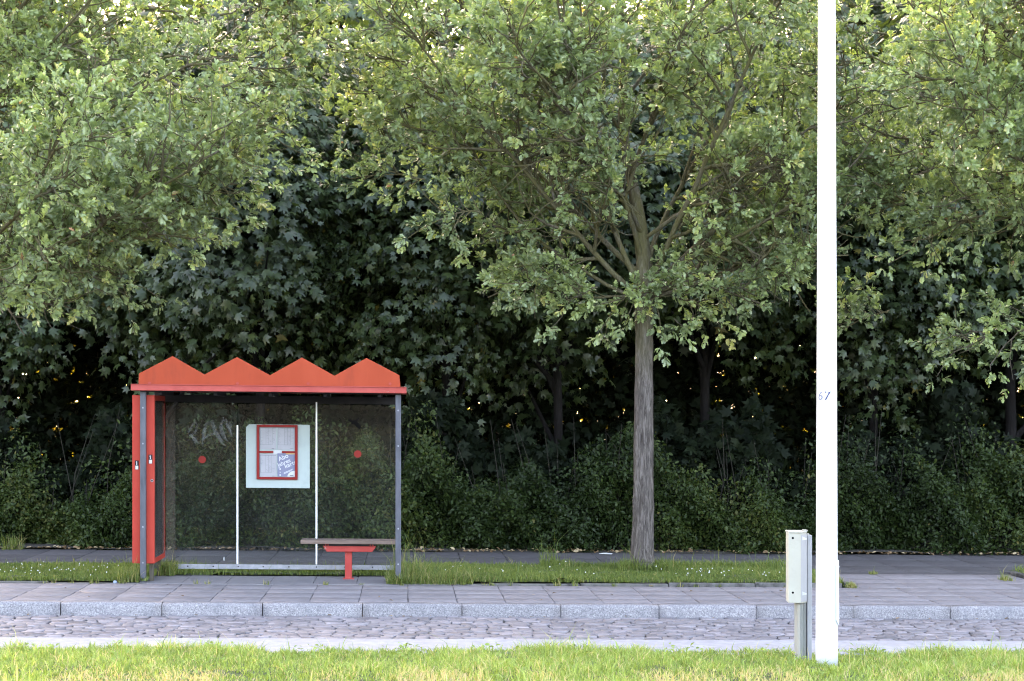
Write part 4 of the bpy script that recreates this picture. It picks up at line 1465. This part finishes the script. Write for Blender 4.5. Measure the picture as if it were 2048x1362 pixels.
ps = link('poster', mb, 'poster_blue', tt)
mb = MB()
ang = math.radians(24)
yl = YT - .0098
add_text(mb, 'Abo', .072, xt(558.5), yl, zt(922.5), ang, offset=.0012)
add_text(mb, 'Jahres', .066, xt(557), yl, zt(934), ang, offset=.0012)
add_text(mb, 'karte', .072, xt(571), yl, zt(936.5), ang, offset=.0012)
for py, rr_ in ((938, .010), (944.5, .010), (950, .010)):
    mb.disc(xt(560.5), YT - .009, zt(py), rr_, .001, 10 if py != 944.5 else 3)
for q in (0, 1):
    mb.box(xt(567), xt(587 - 3 * q), YT - .0102, YT - .0091, zt(941.5 + 2.6 * q) - .003, zt(941.5 + 2.6 * q) + .003, 0, rot=('Y', -ang))
cx, cz = xt(590), zt(953)
rad = xt(590) - xt(575)
mb.prism([(cx, cz)] + [(cx - rad * math.cos(t), cz + .78 * rad * math.sin(t)) for t in np.linspace(0, math.pi / 2, 12)], YT - .0092, YT - .0102)
link('lettering', mb, 'white', ps)
mb = MB(); mb.box(xt(579.5), xt(587), YT - .0112, YT - .0103, zt(951.6), zt(950)); link('small_print', mb, 'ink', ps)
mb = MB(); mb.box(xt(572), xt(590), YT - .0100, YT - .0091, zt(908.3), zt(906.5)); link('colour_band', mb, 'ad_ochre', ps)

# ------------------------------------------------------------------ white pole
YP = 14.92
pxx = X(1653.5, YP)
pole = thing('lamp_pole', 'tall white steel pole standing in the foreground grass', 'pole', (pxx, YP, -.08))
mppx = YP / F
r0, r1 = 22.6 * mppx, 17.4 * mppx
ztop_f = Z(0, 1653, YP)
zbot = Z(1318, 1653, YP)
def rad_at(z):
    return r0 + (r1 - r0) * (z - zbot) / (ztop_f - zbot)
zs = np.linspace(zbot - .15, 8.2, 40)
mb = MB()
mb.tube([(pxx, YP, z) for z in zs], [max(rad_at(z), .04) for z in zs], 40)
sh = link('shaft', mb, 'pole', pole)
# curved maintenance door, wrapped round the +X side
def wrapped(a0, a1, z0, z1, th, rc=.03):
    t = bmesh.new()
    n, m = 10, 14
    def ring(off):
        rows = []
        for j in range(m + 1):
            z = z0 + (z1 - z0) * j / m
            k = 0.0
            dz = min(z - z0, z1 - z)
            if dz < rc:
                k = (rc - math.sqrt(max(0, rc ** 2 - (rc - dz) ** 2))) / rad_at(z)
            row = []
            for i in range(n + 1):
                a = (a0 + k) + (a1 - a0 - 2 * k) * i / n
                R = rad_at(z) + off
                row.append(t.verts.new((pxx + R * math.cos(a), YP + R * math.sin(a), z)))
            rows.append(row)
        return rows
    A = ring(th)
    B = ring(-.002)
    for j in range(m):
        for i in range(n):
            t.faces.new((A[j][i], A[j][i + 1], A[j + 1][i + 1], A[j + 1][i]))
    for j in range(m):
        for i in (0, n):
            t.faces.new((A[j][i], A[j + 1][i], B[j + 1][i], B[j][i]))
    for i in range(n):
        for j in (0, m):
            t.faces.new((A[j][i], A[j][i + 1], B[j][i + 1], B[j][i]))
    bmesh.ops.recalc_face_normals(t, faces=t.faces)
    mb = MB()
    return mb._add(t)
hz0, hz1 = Z(1248, 1672, YP), Z(1120, 1672, YP)
hat = link('hatch', wrapped(math.radians(-51), math.radians(22), hz0, hz1, .010), 'pole', pole)
for z in (hz0 + .05, hz1 - .05):
    mb = MB()
    a = math.radians(-25)
    R = rad_at(z) + .010
    mb.tube([(pxx + (R - .001) * math.cos(a), YP + (R - .001) * math.sin(a), z), (pxx + (R + .004) * math.cos(a), YP + (R + .004) * math.sin(a), z)], [.008, .007], 8)
    link('screw', mb, 'pole', hat)
def wrap_text(body, size, a_start, z, name, mat):
    me = text_mesh(body, size, depth=.0006, shear=.1, offset=.0008 if body == '7' else 0)
    for vtx in me.vertices:
        x, y, d = vtx.co
        a = math.radians(-90) + a_start + x / rad_at(z)
        R = rad_at(z + y) + .0012 + d
        vtx.co = (pxx + R * math.cos(a), YP + R * math.sin(a), z + y)
    mb = MB()
    mb.bm.from_mesh(me)
    bpy.data.meshes.remove(me)
    return link(name, mb, mat, pole)
nz = Z(800, 1643, YP)
Rm = rad_at(nz)
wrap_text('7', .098, math.asin((1643.5 - 1653.5) * mppx / Rm), nz, 'number', 'number')
wrap_text('6', .098, math.asin(max(-.97, (1634.3 - 1653.5) * mppx / Rm)), nz, 'number', 'number_faint')

# cable box beside the pole
YC = 15.2
cb = lambda px, dy=0: X(px, YC + dy)
cz = lambda py: Z(py, 1600, YC)
cbox = thing('cable_box', 'small ivory cable cabinet on a grey pedestal beside the white pole', 'cabinet', (cb(1605), YC, -.08))
def outline_box(name, pts, z0, z1, mat, parent, bev=.006):
    mb = MB()
    mb.prism(pts, z0, z1, bev, axis='Z')
    return link(name, mb, mat, parent)
# plan view: narrow front, chamfered right side
zb0, zb1 = cz(1206), cz(1066)
pts = [(cb(1577), YC), (cb(1600), YC - .035), (cb(1615), YC + .03), (cb(1617), YC + .17), (cb(1580), YC + .17)]
hs = outline_box('housing', pts, zb0, zb1, 'box', cbox, .005)
lid = MB()
lid.prism([(cb(1576.2), YC - .006), (cb(1600), YC - .042), (cb(1616), YC + .026), (cb(1618), YC + .18), (cb(1579), YC + .18)], zb1 - .0, zb1 + .014, .005, axis='Z')
link('lid', lid, 'box', cbox)
for py in (1076, 1185):
    x0, y0 = cb(1585), YC - .0125
    link('screw', MB().tube([(x0, y0 - .004, cz(py)), (x0, y0 + .01, cz(py))], [.009, .009], 12), 'black', hs)
t = bmesh.new()
e = Vector((cb(1615) - cb(1600), .065)).normalized()
vs = []
for off in (-.003, .001):
    for (u, z) in ((.03, zb0 + .012), (.97, zb0 + .012), (.97, zb1 - .012), (.03, zb1 - .012)):
        vs.append(t.verts.new((cb(1600) + (cb(1615) - cb(1600)) * u - e.y * off, YC - .035 + .065 * u + e.x * off, z)))
t.faces.new(vs[:4]); t.faces.new(vs[4:][::-1])
for i in range(4):
    t.faces.new((vs[i], vs[(i + 1) % 4], vs[4 + (i + 1) % 4], vs[4 + i]))
bmesh.ops.recalc_face_normals(t, faces=t.faces)
link('side_panel', MB()._add(t), 'box_side', hs)  # added thin panel; its grey puts shade on this side into the colour
for py in (1076, 1186):
    mb = MB()
    p = [(cb(1602.5), cz(py + 4)), (cb(1613.5), cz(py + 3.5)), (cb(1613.5), cz(py + 1)), (cb(1602.5), cz(py - 3.5))]
    d = Vector((cb(1615) - cb(1600), .065)).normalized()
    t = bmesh.new()
    vs = []
    for (x, z) in p:
        s = (x - cb(1600)) / d.x
        y = YC - .035 + s * d.y
        vs.append(t.verts.new((x + d.y * .006, y - d.x * .006, z)))
    vb = [t.verts.new((v_.co.x - d.y * .006, v_.co.y + d.x * .006, v_.co.z)) for v_ in vs]
    t.faces.new(vs)
    for i in range(4):
        t.faces.new((vs[i], vs[(i + 1) % 4], vb[(i + 1) % 4], vb[i]))
    link('grip', mb._add(t), 'pole', hs)
pd = [(cb(1596), YC + .02), (cb(1600), YC - .005), (cb(1614), YC + .045), (cb(1614), YC + .15), (cb(1596), YC + .15)]
ped = outline_box('pedestal', pd, -.15, zb0 - .004, 'pedestal', cbox, .003)
for k in (.25, .62, .9):
    mb = MB()
    xa = cb(1600) + (cb(1614) - cb(1600)) * k
    ya = YC - .005 + .05 * k
    mb.box(xa - .004, xa + .004, ya - .008, ya + .004, -.1, zb0 - .006, .002)
    link('rib', mb, 'pedestal', ped)
mb = MB()
mb.box(cb(1616.5), cb(1627), YC + .05, YC + .20, -.15, cz(1071), .006)
mb.box(cb(1618), cb(1620), YC + .045, YC + .05, -.12, cz(1076), .001)
link('back_plate', mb, 'box_side', cbox)
mb = MB()
mb.box(cb(1609), cb(1617), YC + .02, YC + .10, zb1 + .014, zb1 + .024, .003)
mb.box(cb(1618), cb(1622), YC + .07, YC + .10, cz(1071), cz(1068), .002)
link('hinge', mb, 'box', cbox)

# ------------------------------------------------------------------ litter
def crumple(name, label, cat, px, py_y, sx, sy, sz, mat, seed):
    r = np.random.default_rng(seed)
    t = bmesh.new()
    bmesh.ops.create_icosphere(t, subdivisions=2, radius=1)
    x = X(px, py_y)
    for v_ in t.verts:
        k = r.uniform(.7, 1.2)
        v_.co = Vector((x + v_.co.x * sx * k, py_y + v_.co.y * sy * k, max(.002, v_.co.z * sz * k + sz * .7)))
    o = link(name, MB()._add(t), mat)
    tag(o, label, cat)
crumple('paper_scrap', 'crumpled white paper lying flat at the foot of the hedge', 'litter', 1212, 25.85, .085, .07, .012, 'paper_litter', 1)
crumple('wrapper', 'pale blue wrapper at the edge of the verge left of the shelter', 'litter', 230, 20.98, .022, .02, .02, 'blue_litter', 2)
crumple('paper_cup', 'small white scrap on the path seen through the left pane', 'litter', 448, 24.3, .009, .01, .03, 'paper_litter', 3)

# ------------------------------------------------------------------ light, sky, camera
SUN_EL, SUN_AZ = math.radians(10), math.radians(-14)     # behind the trees, a little to the left
w = bpy.data.worlds.new('World')
sc.world = w
w.use_nodes = True
nt = w.node_tree
bg = nt.nodes['Background']
sky = nt.nodes.new('ShaderNodeTexSky')
sky.sky_type = 'NISHITA'
sky.sun_disc = False
sky.sun_elevation = SUN_EL
sky.sun_rotation = SUN_AZ % (2 * math.pi)
sky.air_density = .55
sky.dust_density = 4.0
sky.ozone_density = .2
nt.links.new(sky.outputs['Color'], bg.inputs['Color'])
bg.inputs['Strength'].default_value = .15
sun = bpy.data.lights.new('sun', 'SUN')
sun.energy = 2.5
sun.angle = math.radians(.5)
sun.color = (1.0, .80, .55)
so = bpy.data.objects.new('sun', sun)
col.objects.link(so)
d = Vector((math.sin(SUN_AZ) * math.cos(SUN_EL), math.cos(SUN_AZ) * math.cos(SUN_EL), math.sin(SUN_EL)))
so.rotation_euler = d.to_track_quat('Z', 'Y').to_euler()
so.location = (0, 60, 30)

cam = bpy.data.cameras.new('camera')
cam.sensor_width = 36
cam.lens = F / 2048 * 36
cam.shift_y = (HOR - 681) / 2048
cam.clip_end = 3000
cam.clip_start = .1
co = bpy.data.objects.new('camera', cam)
col.objects.link(co)
co.location = (0, 0, ZC)
co.rotation_euler = (math.pi / 2, 0, -YAW)
sc.camera = co
sc.view_settings.view_transform = 'Standard'
sc.view_settings.look = 'None'
sc.view_settings.exposure = 4.8
sc.view_settings.gamma = 1
sc.view_settings.use_white_balance = True
sc.view_settings.white_balance_temperature = 7700
sc.view_settings.white_balance_tint = 15
sc.render.engine = 'CYCLES'
sc.cycles.filter_width = 1.1
sc.cycles.use_denoising = True
sc.cycles.sample_clamp_indirect = 4
sc.cycles.max_bounces = 10
sc.cycles.transparent_max_bounces = 16
